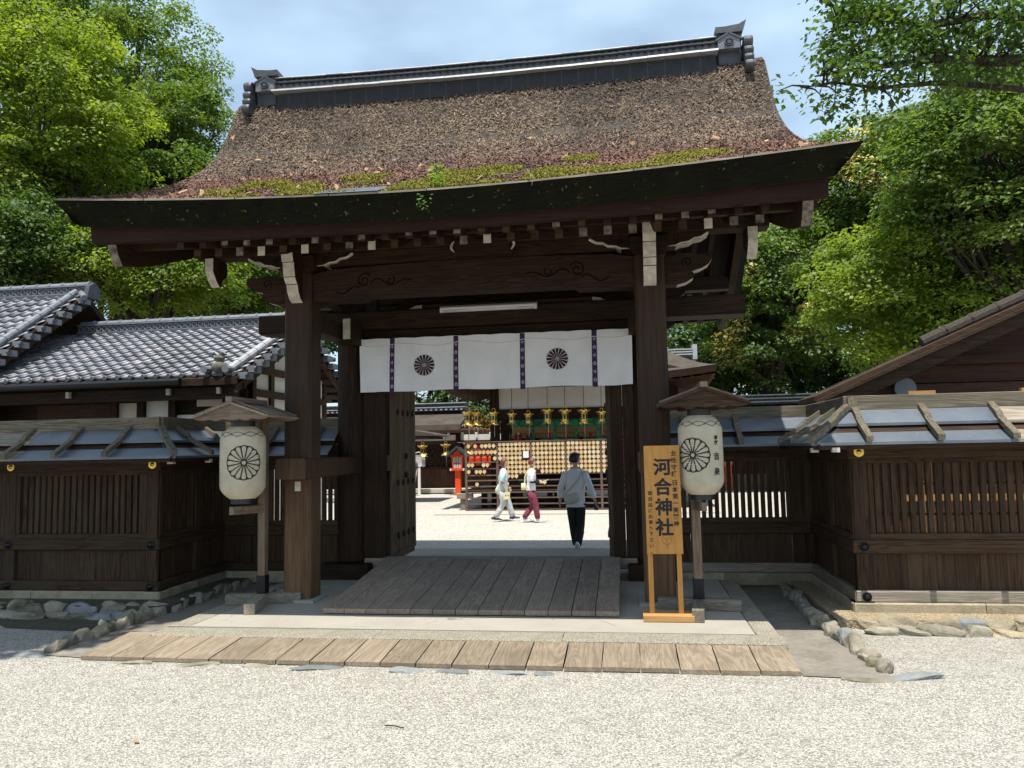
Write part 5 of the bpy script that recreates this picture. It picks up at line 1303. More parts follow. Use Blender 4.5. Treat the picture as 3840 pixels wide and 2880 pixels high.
plaque(-3.40, .80, 'round wooden plaque hanging alone low on the rack behind the person in pale aqua'); plaque(-2.32, .83, 'round wooden plaque hanging alone low on the rack behind the person in plum trousers')
nt_ = tag(MB().box(-2.92, -2.76, 21.94, 21.95, 1.53, 1.72).build('paper_notice', 'white'), 'small white paper notice among the plaques on the rack', 'notice')

# gilt hanging lanterns
def gilt(lab, c, s, rod, group='gilt lanterns hanging in the courtyard'):
    t = thing('hanging_lantern', lab, 'lantern', c, group)
    hexa = lambda r, h: [(r*cos(pi/6+pi/3*k), r*sin(pi/6+pi/3*k), h) for k in range(6)]
    def rings(rs, name, mat='brass', petals=False, par=t):
        m = MB(); V = []
        N = 24
        for r, h in rs:
            for k in range(N):
                a = 2*pi*k/N; hexr = cos(pi/6)/cos((a % (pi/3))-pi/6); lift = (.035*s*abs(cos(3*a))**3 if petals and r > .09*s else 0)
                V.append((c[0]+r*hexr*cos(a), c[1]+r*hexr*sin(a), c[2]+h+lift*(1 if petals > 0 else -1)))
        F = [(i*N+k, i*N+(k+1) % N, (i+1)*N+(k+1) % N, (i+1)*N+k) for i in range(len(rs)-1) for k in range(N)]
        return m.add(V, F+[tuple(range(N-1, -1, -1)), tuple(range((len(rs)-1)*N, len(rs)*N))]).build(name, mat, par)
    body = rings([(.085*s, -.09*s), (.085*s, .09*s)], 'body')
    for k in range(6):
        a = pi/3*k+pi/6; nx_, ny_ = cos(a), sin(a)
        p = (c[0]+nx_*.0795*s*.95, c[1]+ny_*.0795*s*.95)
        MB().bar((p[0], p[1], c[2]-.06*s), (p[0], p[1], c[2]+.05*s), .05*s, .012*s, (nx_, ny_, 0)).build('window', 'dimglass', body)
    rings([(.09*s, .09*s), (.155*s, .105*s), (.16*s, .12*s), (.09*s, .14*s), (.03*s, .165*s)], 'canopy', petals=1)
    rings([(.085*s, -.09*s), (.10*s, -.105*s), (.15*s, -.155*s), (.14*s, -.16*s), (.05*s, -.11*s)], 'skirt', petals=-1)
    MB().tube([(c[0]+.045*s*cos(a), c[1], c[2]+.20*s+.045*s*sin(a)) for a in np.linspace(0, 2*pi, 13)], .006*s, 5, cap=False).build('ring', 'brass', t)
    MB().tube([(c[0], c[1], c[2]+.24*s), (c[0]+.01, c[1], c[2]+rod)], .009, 5).build('hanger_rod', 'iron', t)
    MB().tube([(c[0]+.02, c[1], c[2]-.11*s), (c[0]+.02, c[1], c[2]-.5*s)], .004, 4).build('cord', 'white', t)
    return t
ln = ['small gilt lantern hanging nearest the dark post of the worship hall', 'small gilt lantern second along the eave of the worship hall', 'large gilt lantern third along the worship hall eave', 'large gilt lantern fourth along the worship hall eave', 'large gilt lantern fifth along the worship hall eave', 'small gilt lantern beside the open door leaf at the end of the eave']
for (x, z, s), lab in zip(((-3.16, 2.65, .95), (-2.69, 2.63, .95), (-2.15, 2.69, 1.2), (-1.66, 2.67, 1.2), (-1.13, 2.66, 1.2), (-.64, 2.63, 1.0)), ln): gilt(lab, (x*1.042, 22.4, 1.8+(z-1.8)*1.042), s*1.04, 1.15)
for (x, z, s), lab in zip(((-4.42, 2.70, 1.25), (-4.17, 2.68, 1.15), (-3.68, 2.68, 1.1)), ('large gilt lantern at the outer corner of the worship hall eave', 'gilt lantern second from the outer corner of the worship hall eave', 'gilt lantern in front of the dark post of the worship hall')): gilt(lab, (x*1.042, 22.4, 1.8+(z-1.8)*1.042), s*1.04, 1.0)
for k in range(7): gilt('gilt lantern %s back in the row along the side eave of the worship hall' % ORD[k], (-4.75, 23.2+k*.75, 2.68), 1.05, 1.0)
for (x, z), lab in zip(((-7.21, 1.82), (-8.17, 1.79), (-6.27, 1.85), (-5.31, 1.86)), ('gilt lantern hanging between the white notice board and the vermilion lantern', 'gilt lantern hanging just above the white notice board', 'gilt lantern seen through the rack end by the vermilion lantern', 'gilt lantern seen behind the rack plaques')): gilt(lab, (x, 30.5, z), 1.35, .6)

# second thatched hall at the back
h4 = thing('thatched_hall', 'long low hall with thatched roof and diagonal lattice at the back of the courtyard', 'hall', (-9, 33, 0))
MB().prism([(31.2, 2.62), (31.25, 2.85), (33.0, 3.40), (33.3, 3.62), (36, 2.9), (36, 2.6), (33, 3.1)], 'x', -16, -6.75).build('bark_roof', 'bark', h4)
MB().prism([(31.18, 2.50), (31.18, 2.61), (31.5, 2.68), (31.5, 2.55)], 'x', -16, -3.2).build('eave_board', 'brown_x', h4)
for k in range(2):
    MB().box(-16, -6.9, 32.9-.1*(1-k), 33.5, 3.50+.18*k, 3.64+.18*k).build('ridge_course', 'dark_tile', h4)
    MB().box(-16.05, -6.85, 32.75, 33.6, 3.64+.18*k, 3.68+.18*k).build('ridge_cap', 'pale_tile', h4)
for k in range(40): MB().box(-15.9+k*.226, -15.9+k*.226+.11, 32.77, 32.79, 3.53, 3.61).build('ridge_tile', 'pale_tile', h4)
MB().prism([(31.4, 2.66), (32.6, 2.9), (32.6, 2.2), (31.4, 2.2)], 'x', -6.4, -2.6).build('side_roof', 'dark_x', h4) if 0 else None
MB().box(-16, -2.5, 32.0, 32.1, .2, 2.9).build('wall', 'dark_x', h4)
MB().box(-16, -2.5, 31.93, 31.99, 2.19, 2.43).build('plaster_frieze', 'plaster', h4)
MB().box(-16, -2.5, 31.9, 31.98, 2.02, 2.185).build('beam', 'brown_x', h4)
MB().box(-16, -2.5, 31.9, 31.98, 1.0, 1.10).build('beam', 'dark_x', h4)
for x in (-10.6, -9.3, -7.0, -4.6, -2.6): MB().box(x-.1, x+.1, 31.85, 31.97, .2, 2.5).build('post', 'dark_z', h4)
for k in range(11): MB().box(-9.2+k*.6-.05, -9.2+k*.6+.05, 31.80, 31.86, 2.44, 2.54).build('painted_end', 'white', h4)
for k in range(34):
    x = -10.4+k*.24
    for s in (-1, 1): MB().bar((x-s*.25, 31.91-.012*s, 1.1), (x+s*.25, 31.91-.012*s, 2.0), .022, .014, (0, 1, 0)).build('lattice_bar', 'fence_z', h4)
for k in range(30): MB().box(-10.6+k*.28+.003, -10.6+(k+1)*.28-.003, 31.93, 31.97, .2, .995).build('wall_board', 'brown_z', h4)
for k in range(24): MB().lathe([(.05, 0), (.055, -.09), (.0, -.12)], (-9.0+k*.16, 31.7, 1.99), 8).build('frosted_lamp', 'glass', h4) if 0 else None
MB().box(-16, -2.5, 31.0, 31.9, .05, .2).build('plinth', 'granite', h4)
for i, (x0, x1) in enumerate(((-5.75, -5.75), (-5.48, -5.48), (-5.21, -5.21), (-4.94, -4.94), (-4.67, -4.67))):
    for j in range(2): MB().lathe([(.08, -.02), (.125, .08), (.125, .28), (.08, .38)], ((x0+x1)/2-.6, 31.5, 1.15+j*.44), 12).build('red_paper_lamp', 'red_cloth', h4)
sr = thing('side_canopy', 'thin thatched canopy edge showing beside the open door leaf', 'canopy', (-8.5, 26, 0))
MB().prism([(-10.5, 2.62), (-7.4, 2.52), (-6.5, 2.36), (-6.45, 2.31), (-6.6, 2.29), (-10.5, 2.38)], 'y', 25.6, 28).build('bark_roof', 'bark', sr)
MB().box(-10.5, -6.7, 25.7, 27.9, 2.2, 2.285).build('soffit', 'fence_x', sr); MB().box(-8.9, -8.75, 26.3, 26.45, 0, 2.2).build('post', 'dark_z', sr)

# vermilion post lanterns
def vermilion(lab, c, s=1.):
    x, y = c; t = thing('post_lantern', lab, 'lantern', (x, y, 0), 'vermilion post lanterns')
    MB().box(x-.11, x+.11, y-.11, y+.11, 0, .98, .008).build('post', 'vermil', t)
    b = MB().box(x-.26, x+.26, y-.2, y+.2, .98, 1.06).build('tray', 'vermil', t)
    for dx in (-.26, .26): MB().box(x+dx-.03, x+dx+.03, y-.21, y-.15, .975, 1.065).build('white_end', 'white', b)
    for dx in (-.18, .18):
        for dy in (-.14, .14): MB().bar((x+dx*.9, y+dy, 1.062), (x+dx*1.15, y+dy*1.1, 1.52), .045, .045, (0, 1, 0)).build('corner_post', 'vermil', t)
    MB().prism([(x-.15, 1.07), (x+.15, 1.07), (x+.185, 1.50), (x-.185, 1.50)], 'y', y-.13, y+.13).build('paper_pane', 'glass', t)
    for dx in (-.05, 0.05): MB().box(x+dx-.008, x+dx+.008, y-.142, y-.132, 1.07, 1.5).build('glazing_bar', 'black', t)
    MB().box(x-.17, x+.17, y-.142, y-.132, 1.25, 1.266).build('glazing_bar', 'black', t)
    MB().box(x-.27, x+.27, y-.2, y+.2, 1.50, 1.57).build('head_beam', 'vermil', t)
    MB().prism([(x-.23, 1.572), (x+.23, 1.572), (x, 1.80)], 'y', y-.15, y+.15).build('gable_panel', 'vermil', t)
    for s_ in (-1, 1):
        MB().prism([(x, 1.90), (x+s_*.25, 1.70), (x+s_*.47, 1.56), (x+s_*.47, 1.52), (x+s_*.25, 1.65), (x, 1.84)], 'y', y-.28, y+.28).build('roof_slope', 'dark_tile', t)
        for k in range(4): MB().bar((x+s_*.02, y-.24+k*.16, 1.905), (x+s_*.46, y-.24+k*.16, 1.575), .04, .03).build('roof_batten', 'dark_tile', t)
    MB().box(x-.04, x+.04, y-.3, y+.3, 1.87, 1.95).build('roof_ridge', 'dark_tile', t)
vermilion('vermilion wooden lantern on a post at the end of the plaque rack', (-6.60, 30.0))
vermilion('vermilion lantern post glimpsed between the fence slats beside the paper lantern', (3.92, 31.0))
nb = thing('notice_board', 'white gabled notice board on a white post in the courtyard', 'notice board', (-8.42, 30.9, 0))
MB().box(-8.48, -8.38, 30.86, 30.94, 0, 1.2).build('post', 'white', nb)
bd2 = MB().box(-8.72, -8.17, 30.84, 30.86, 1.14, 1.62).build('board', 'white', nb)
MB().prism([(-8.80, 1.62), (-8.445, 1.72), (-8.09, 1.62), (-8.09, 1.65), (-8.445, 1.75), (-8.80, 1.65)], 'y', 30.8, 30.9).build('gable_cap', 'white', nb)
m = MB(); r_ = random.Random(2)
for k in range(11):
    x = -8.66+k*.045; z = 1.56
    while z > 1.22+.1*r_.random():
        h = r_.uniform(.012, .03); w = .016 if k < 7 else .024
        m.box(x, x+w, 30.834, 30.839, z-h, z); z -= h+.012
m.build('faded_writing', 'plaster_dim' if 'plaster_dim' in M else 'grey_tile', bd2)['kind'] = 'stuff'
# rear hall far beyond the fence
h5 = thing('rear_hall', 'distant hall whose pale tiled ridge shows over the fence beside the gable', 'hall', (6, 32, 0))
MB().prism([(29.0, 2.75), (31, 3.32), (33, 2.75), (33, 2.5), (29, 2.5)], 'x', 2.9, 9.5).build('bark_roof', 'bark', h5)
for k in range(3):
    MB().box(3.6, 9.5, 30.6+.04*k, 31.4, 3.30+.13*k, 3.37+.13*k).build('ridge_course', 'dark_tile', h5)
    MB().box(3.55, 9.55, 30.5+.03*k, 31.5, 3.372+.13*k, 3.425+.13*k).build('ridge_cap', 'pale_tile', h5)
MB().box(3.0, 9.5, 31.9, 33, 0, 2.6).build('wall', 'brown_x', h5)
MB().box(3.2, 9.5, 31.7, 31.88, .0, .6).build('plinth', 'stone_warm', h5)
h6 = thing('rear_gable', 'pale tile ridge end and mossy bark roof corner between gate post and lantern stand', 'roof', (1.6, 26, 0))
MB().box(.2, 2.35, 27.9, 28.4, 4.85, 5.0).build('ridge_course', 'dark_tile', h6)
for k in range(3): MB().box(.2, 2.45, 27.8, 28.5, 5.0+.09*k, 5.05+.09*k).build('ridge_cap', 'pale_tile', h6)
MB().box(2.46, 2.62, 27.85, 28.45, 4.85, 5.38).build('ridge_end', 'pale_tile', h6)
MB().prism([(27.0, 4.3), (28.15, 4.9), (29.3, 4.3)], 'x', -.5, 2.3).build('bark_roof', 'bark', h6); MB().box(.5, 1.9, 27.6, 28.7, 0, 4.4).build('wall', 'dark_z', h6)
# ================================================================== people
def skin_body(name, verts, edges, rad, mat, par, extra=None, sub=1):
    me = bpy.data.meshes.new(name); me.from_pydata(verts, edges, [])
    o = bpy.data.objects.new(name, me); COL.objects.link(o)
    sm = o.modifiers.new('skin', 'SKIN'); sm.use_smooth_shade = True
    for i, r in enumerate(rad):
        d = me.skin_vertices[0].data[i]; d.radius = (r, r) if not isinstance(r, tuple) else r; d.use_root = (i == 0)
    ss = o.modifiers.new('sub', 'SUBSURF'); ss.levels = ss.render_levels = sub
    bpy.context.view_layer.update()
    m2 = bpy.data.meshes.new_from_object(o.evaluated_get(bpy.context.evaluated_depsgraph_get()))
    bpy.data.objects.remove(o); bpy.data.meshes.remove(me)
    V = [tuple(v.co) for v in m2.vertices]; F = [tuple(p.vertices) for p in m2.polygons]; bpy.data.meshes.remove(m2)
    return V, F
def ellip(rings, n=16):
    """rings: (cx, cy, cz, rx, ry, yaw)"""
    m = MB(); V = []
    for cx, cy, cz, rx, ry, yw in rings:
        for k in range(n):
            a = 2*pi*k/n; x, y = rx*cos(a), ry*sin(a); V.append((cx+x*cos(yw)-y*sin(yw), cy+x*sin(yw)+y*cos(yw), cz))
    F = [(i*n+k, i*n+(k+1) % n, (i+1)*n+(k+1) % n, (i+1)*n+k) for i in range(len(rings)-1) for k in range(n)]
    return m.add(V, F+[tuple(range(n-1, -1, -1)), tuple(range((len(rings)-1)*n, len(rings)*n))])
def person(lab, loc, rz, h, J, top, legs, shoe, hair, hairlen, sleeve, head_turn=0., loose=1., arm_cover=None, socks=None):
    """J: joint positions in a frame where +y is forward and x is to the person's right; units of stature"""
    P = thing('person', lab, 'person', loc); c_, s_ = cos(rz), sin(rz)
    def W(p): x, y, z = p[0]*h, p[1]*h, p[2]*h; return Vector((loc[0]+x*c_-y*s_, loc[1]+x*s_+y*c_, loc[2]+z))
    V = []; E = []; R = []
    def v(p, r, prev=None):
        V.append(tuple(W(p))); R.append(r*h if not isinstance(r, tuple) else (r[0]*h, r[1]*h)); i = len(V)-1
        if prev is not None: E.append((prev, i))
        return i
    hx, hy = J.get('hip', (0, 0)); lean = J.get('lean', .0)
    pel = v((hx, hy, .525), .062); sp = v((hx, hy+lean*.3, .62), .058, pel); ch = v((hx, hy+lean*.7, .72), .056, sp); up = v((hx, hy+lean*.95, .795), .040, ch); nk = v((hx, hy+lean*1.05, .845), .030, up); nk2 = v((hx, hy+lean*1.1+.004, .885), .029, nk)
    for s in ('l', 'r'):
        sx = -1 if s == 'l' else 1
        sh = v((hx+sx*.088, hy+lean*.9, .795), .024, up); el = v(J['el_'+s], .024, sh); wr = v(J['wr_'+s], .016, el)
        w = Vector(J['wr_'+s]); d = (w-Vector(J['el_'+s])).normalized(); side = Vector(J.get('palm_'+s, (0, 1, 0))).normalized(); side = (side-d*side.dot(d)).normalized(); nrm = d.cross(side)
        pm_ = v(w+d*.030, (.017, .010), wr)
        for k, (o, L) in enumerate(((-.016, .036), (-.0055, .042), (.0055, .040), (.016, .032))):
            b0 = v(w+d*.046+side*o, .0056, pm_); b1 = v(w+d*(.046+L*.5)+side*o*1.1+nrm*.003, .0050, b0); v(w+d*(.046+L*.92)+side*o*1.1+nrm*.012, .0042, b1)
        t0 = v(w+d*.022+side*.020, .0062, pm_); v(w+d*.044+side*.032+nrm*.008, .0052, t0)
        hp = v((hx+sx*.052, hy, .50), .050, pel); kn = v(J['kn_'+s], .036, hp); an = v(J['an_'+s], .023, kn)
    bV, bF = skin_body('body', V, E, R, 'skin', P)
    # head: shaped skull, jaw, nose, ears, joined to the neck in the same mesh
    hc = Vector((hx, hy+lean*1.12+.012, .935)); ht = head_turn
    bm_ = bmesh.new(); bmesh.ops.create_icosphere(bm_, subdivisions=3, radius=1)
    k0 = len(bV)
    def HW(q):
        x, y, z = q; return W((hc.x+(x*cos(ht)-y*sin(ht)), hc.y+(x*sin(ht)+y*cos(ht)), hc.z+z))
    hv = []
    for q in bm_.verts:
        x, y, z = q.co; w = .047*(1-.18*max(0, -z)); dpt = .056
        px_, py_, pz_ = x*w, y*dpt*(1-.12*max(0, -z)), z*.066
        if y > .75 and abs(x) < .22 and -.28 < z < .12: py_ += .013*(1-abs(x)/.22)*(1-abs(z+.12)/.22 if abs(z+.12) < .22 else 0)
        if y > .6 and .05 < z < .25 and .22 < abs(x) < .55: py_ -= .004
        if abs(x) > .9 and abs(z+.02) < .28 and -.25 < y < .3: px_ *= 1.13
        if y > .6 and -.62 < z < -.5: py_ -= .003
        hv.append(tuple(HW((px_, py_, pz_))))
    hF = [tuple(k0+q.index for q in f.verts) for f in bm_.faces]; bm_.free()
    body = MB(); body.v = bV+hv; body.f = bF+hF
    body.build('body', 'skin', P, smooth=True)
    for sx in (-1, 1):      # eyes and mouth
        MB().lathe([(.0, .004), (.006*h, .001), (.007*h, -.004)], HW((sx*.017, .0505, .008)), 8, 'y').build('eye', 'ink', P)
    MB().bar(HW((-.012, .0515, -.030)), HW((.012, .0515, -.030)), .006*h, .004*h).build('mouth', 'darkred', P)
    # hair cap
    bm_ = bmesh.new(); bmesh.ops.create_icosphere(bm_, subdivisions=3, radius=1); hv = []; rr = random.Random(3)
    for q in bm_.verts:
        x, y, z = q.co; f = 1.10+.05*rr.random(); low = -.42 if hairlen == 's' else -.72
        lim = .42 if y > .5 else (low+(.42-low)*(y-.12)/.38 if y > .12 else low)
        zz = max(z, lim)
        sh_ = 1.0 if z >= lim else .86
        hv.append(tuple(HW((x*.0475*f*sh_, (y*.0575*f-.003)*sh_, zz*.0685*f))))
    MBh = MB(); MBh.v = hv; MBh.f = [tuple(q.index for q in f.verts) for f in bm_.faces]; bm_.free()
    MBh.build('hair', hair, P, smooth=True)
    # shirt: torso and sleeves in one piece
    rj = random.Random(9); nz_ = lambda a: a*(1+rj.uniform(-.05, .05))
    def ring(px_, py_, pz_, rx, ry): q = W((px_, py_, pz_)); return (q.x, q.y, q.z, nz_(rx*h), nz_(ry*h), rz)
    hem = J.get('hem', .47)
    rg = [ring(hx, hy, hem, .092*loose, .070*loose), ring(hx, hy, hem+.012, .095*loose, .073*loose), ring(hx, hy+lean*.2, .56, .090*loose, .068*loose), ring(hx, hy+lean*.4, .63, .088*loose, .064*loose), ring(hx, hy+lean*.6, .70, .095*loose, .070*loose), ring(hx, hy+lean*.8, .765, .102, .066), ring(hx, hy+lean*.9, .805, .100, .056), ring(hx, hy+lean*.97, .828, .070, .044), ring(hx, hy+lean, .842, .040, .037)]
    sm = ellip(rg, 20)
    for s in ('l', 'r'):
        sx = -1 if s == 'l' else 1; sh = Vector((hx+sx*.088, hy+lean*.9, .803)); el = Vector(J['el_'+s]); wr = Vector(J['wr_'+s])
        if sleeve == 'long': pts, rs = [sh, sh.lerp(el, .5), el, el.lerp(wr, .45), el.lerp(wr, .72), el.lerp(wr, .80)], [.042, .038, .034, .033, .030, .027]
        else: pts, rs = [sh, sh.lerp(el, .5), sh.lerp(el, .95), sh.lerp(el, 1.0)], [.043, .041, .042, .036]
        sm.tube([W(p) for p in pts], [nz_(r*h) for r in rs], 12)
    sm.build('shirt', top, P, smooth=True)
    if arm_cover:
        for s in arm_cover[0]:
            el, wr = Vector(J['el_'+s]), Vector(J['wr_'+s])
            MB().tube([W(el.lerp(wr, -.15)), W(el.lerp(wr, .2)), W(el.lerp(wr, .95))], [.027*h, .026*h, .019*h], 10).build('arm_cover', arm_cover[1], P, smooth=True)
    # trousers
    tm = ellip([ring(hx, hy, .445, .050, .05), ring(hx, hy, .47, .088, .066), ring(hx, hy, .52, .090, .066), ring(hx, hy, .575, .080, .056)], 18)
    for s in ('l', 'r'):
        sx = -1 if s == 'l' else 1; hp = Vector((hx+sx*.045, hy, .495)); kn = Vector(J['kn_'+s]); an = Vector(J['an_'+s])
        L_ = J.get('leg', 1.)
        tm.tube([W(hp), W(hp.lerp(kn, .5)), W(kn), W(kn.lerp(an, .35)), W(kn.lerp(an, .7)), W(kn.lerp(an, .94))], [nz_(r*h*L_) for r in (.056, .052, .043, .044, .040, .036)], 14)
    tm.build('trousers', legs, P, smooth=True)
    for s in ('l', 'r'):
        an = Vector(J['an_'+s]); d = Vector(J.get('toe_'+s, (0, 1, 0))).normalized(); f = Vector((d.x, d.y, 0)); f = f.normalized() if f.length > .05 else Vector((0, 1, 0))
        b = an-d*.028+Vector((0, 0, -.012)); side = Vector((-f.y, f.x, 0)); dn = side.cross(d); dn = dn if dn.z > 0 else -dn
        V = []; n = 10
        prof = [(-.03, .016, .030), (.0, .024, .040), (.05, .025, .034), (.10, .028, .022), (.135, .022, .014), (.15, .008, .008)]
        for t, wd, hh in prof:
            for k in range(n):
                a = 2*pi*k/n; V.append(W(b+d*t+side*(wd*cos(a))+dn*(max(-.014, hh*sin(a))+ -.004)))
        m_ = MB().add(V, [(i*n+k, i*n+(k+1) % n, (i+1)*n+(k+1) % n, (i+1)*n+k) for i in range(len(prof)-1) for k in range(n)]+[tuple(range(n-1, -1, -1)), tuple(range((len(prof)-1)*n, len(prof)*n))])
        sh_ = m_.build('shoe', shoe, P, smooth=True)
        V = []
        for t, wd, hh in prof:
            for q, zz in ((-1, -.019), (1, -.019), (1, -.010), (-1, -.010)): V.append(W(b+d*t+side*(q*(wd+.002))+dn*zz))
        MB().add(V, [(i*4+k, i*4+(k+1) % 4, i*4+4+(k+1) % 4, i*4+4+k) for i in range(len(prof)-1) for k in range(4)]+[(3, 2, 1, 0), tuple(range(len(prof)*4-4, len(prof)*4))]).build('sole', 'shoe_white', sh_)
    return P, W
# man walking away through the gate, head turned to the right
Jm = dict(hip=(0, 0), lean=.012, el_l=(-.150, -.015, .655), wr_l=(-.165, .010, .525), el_r=(.150, -.045, .660), wr_r=(.195, -.02, .520), palm_l=(0, 1, 0), palm_r=(0, 1, 0),
          kn_l=(-.040, .045, .275), an_l=(-.010, .055, .055), kn_r=(.040, .02, .275), an_r=(.020, -.115, .075), toe_l=(0, 1, 0), toe_r=(.05, .55, -.62), hem=.455)
Pm, Wm = person('person in white shirt and dark trousers walking away through the gate, head turned aside', (-.885, 13.45, .0), radians(-2), 1.70, Jm, 'cloth_white', 'cloth_black', 'shoe_white', 'hair_black', 's', 'long', head_turn=radians(-62), loose=1.06)
def strap(P, W, pts, w, mat, name):
    m = MB(); Q = [W(p) for p in pts]
    for a, b in zip(Q[:-1], Q[1:]): m.bar(a, b, w, .008, (0, -1, .1))
    return m.build(name, mat, P)
def bag(lab, W, c, rx, ry, rz_, mat, yaw=0., tilt=0.):
    q = W(c); b = MB(); V = []; n = 14
    for t, sx, sy in ((-1, .55, .5), (-.92, .85, .85), (-.4, 1.04, 1.1), (.2, 1., 1.), (.7, .92, .85), (.95, .88, .6), (1, .8, .4)):
        for k in range(n):
            a = 2*pi*k/n; ca, sa = cos(a), sin(a); e = .55
            x = rx*sx*math.copysign(abs(ca)**e, ca); y = ry*sy*math.copysign(abs(sa)**e, sa); z = rz_*t
            x, z = x*cos(tilt)-z*sin(tilt), x*sin(tilt)+z*cos(tilt)
            V.append((q.x+x*cos(yaw)-y*sin(yaw), q.y+x*sin(yaw)+y*cos(yaw), q.z+z))
    b.add(V, [(i*n+k, i*n+(k+1) % n, (i+1)*n+(k+1) % n, (i+1)*n+k) for i in range(6) for k in range(n)]+[tuple(range(n-1, -1, -1)), tuple(range(6*n, 7*n))])
    o = b.build('shoulder_bag', mat, smooth=True); return tag(o, lab, 'bag')
b1 = bag('greenish grey shoulder bag worn across the back of the man in the white shirt', Wm, (-.035, -.095, .545), .125, .045, .085, 'khaki', tilt=radians(12))
strap(Pm, Wm, [(-.10, -.085, .59), (-.03, -.085, .66), (.04, -.082, .74), (.075, -.06, .815), (.07, .0, .835)], .03, 'khaki', 'bag_strap').parent = b1
b1.children[0].location = b1.children[0].location - b1.location + Vector((Pm.location)) if 0 else b1.children[0].location
_s = b1.children[0]; _s.location = Vector(_s.location)+Pm.location-b1.location
gl = MB(); 
for s in (-1, 1):
    q = Wm((.03+.012*s, .05, .94)); 
ph = tag(MB().box(*(lambda q: (q.x-.035, q.x+.035, q.y-.012, q.y+.012, q.z-.07, q.z+.07))(Wm((.205, -.01, .462)))).build('telephone', 'black'), 'small dark telephone in the hand of the man walking away', 'phone')
# two women crossing the courtyard
def walk(front, back, ext=.13):
    return None
J1 = dict(hip=(0, 0), lean=.015, el_l=(-.105, .02, .645), wr_l=(-.10, .085, .545), el_r=(.118, -.012, .640), wr_r=(.118, .045, .500), palm_l=(0, 0, 1), palm_r=(0, 1, 0),
          kn_l=(-.045, .085, .285), an_l=(-.045, .155, .062), kn_r=(.045, .0, .275), an_r=(.045, -.135, .060), toe_l=(0, 1, .05), toe_r=(0, 1, -.1), hem=.44, leg=1.15)
P1, W1 = person('person in a pale aqua shirt and light grey trousers walking with a tote bag', (-3.06, 19.04, 0), radians(-82), 1.55, J1, 'cloth_pale', 'cloth_grey', 'shoe_navy', 'hair_brown', 'l', 'short', head_turn=radians(-6), loose=1.14)
b2 = bag('cream tote bag slung behind the person in the pale aqua shirt', W1, (-.09, -.02, .50), .15, .055, .14, 'cream', tilt=radians(-25))
_s = strap(P1, W1, [(-.10, -.03, .60), (-.11, -.03, .70), (-.085, .0, .83)], .04, 'cream', 'bag_strap'); _s.parent = b2; _s.location = Vector(_s.location)+P1.location-b2.location
q = W1((.125, .06, .41)); pb = tag(MB().prism([(q.x-.075, q.z-.09), (q.x+.075, q.z-.06), (q.x+.09, q.z+.10), (q.x-.06, q.z+.09)], 'y', q.y-.02, q.y+.02).build('paper_bag', 'cream'), 'small pale paper bag with two dark dots held by the person in pale aqua', 'paper bag')
for dx in (-.02, .04):
    d_ = MB().lathe([(.0, -.002), (.014, -.002), (.014, 0)], (q.x+dx, q.y-.021, q.z+.02), 10, 'y', cap=False).build('dot', 'ink'); d_.parent = pb; d_.location = Vector(d_.location)-pb.location
J2 = dict(hip=(0, 0), lean=.02, el_l=(-.115, .035, .655), wr_l=(-.07, .15, .640), el_r=(.115, .01, .645), wr_r=(.085, .14, .625), palm_l=(1, 0, 0), palm_r=(-1, 0, 0),
          kn_l=(-.045, .03, .275), an_l=(-.045, -.12, .062), kn_r=(.045, .065, .285), an_r=(.045, .10, .055), toe_l=(0, 1, -.08), toe_r=(0, 1, 0), hem=.50, leg=1.12)
P2, W2 = person('person in a white shirt and plum trousers looking down at a phone', (-2.32, 18.7, 0), radians(-80), 1.55, J2, 'cloth_white', 'cloth_plum', 'shoe_white', 'hair_brown', 's', 'short', head_turn=radians(-8), loose=1.08, arm_cover=(('r', 'l'), 'cloth_black'))
b3 = bag('cream bag at the back of the person in plum trousers', W2, (-.04, -.11, .56), .06, .05, .085, 'cream')
_s = strap(P2, W2, [(-.05, -.09, .62), (-.05, -.085, .72), (-.05, -.03, .825)], .03, 'cream', 'bag_strap'); _s.parent = b3; _s.location = Vector(_s.location)+P2.location-b3.location
q = W2((.0, .235, .645)); tag(MB().prism([(q.x-.08, q.z-.02), (q.x+.07, q.z+.025), (q.x+.07, q.z+.035), (q.x-.08, q.z-.01)], 'y', q.y-.04, q.y+.04).build('telephone', 'white'), 'pale telephone held up by the person in plum trousers', 'phone')
J3 = dict(hip=(0, 0), lean=.0, el_l=(-.14, .0, .65), wr_l=(-.14, .03, .52), el_r=(.14, .0, .65), wr_r=(.145, .03, .52), kn_l=(-.045, .01, .28), an_l=(-.05, 0, .055), kn_r=(.045, .01, .28), an_r=(.05, 0, .055), hem=.47)
person('person in a dark shirt and grey trousers half hidden by the open door leaf', (-8.50, 30.1, 0), radians(160), 1.66, J3, 'cloth_navy', 'cloth_grey', 'shoe_navy', 'hair_black', 's', 'short')
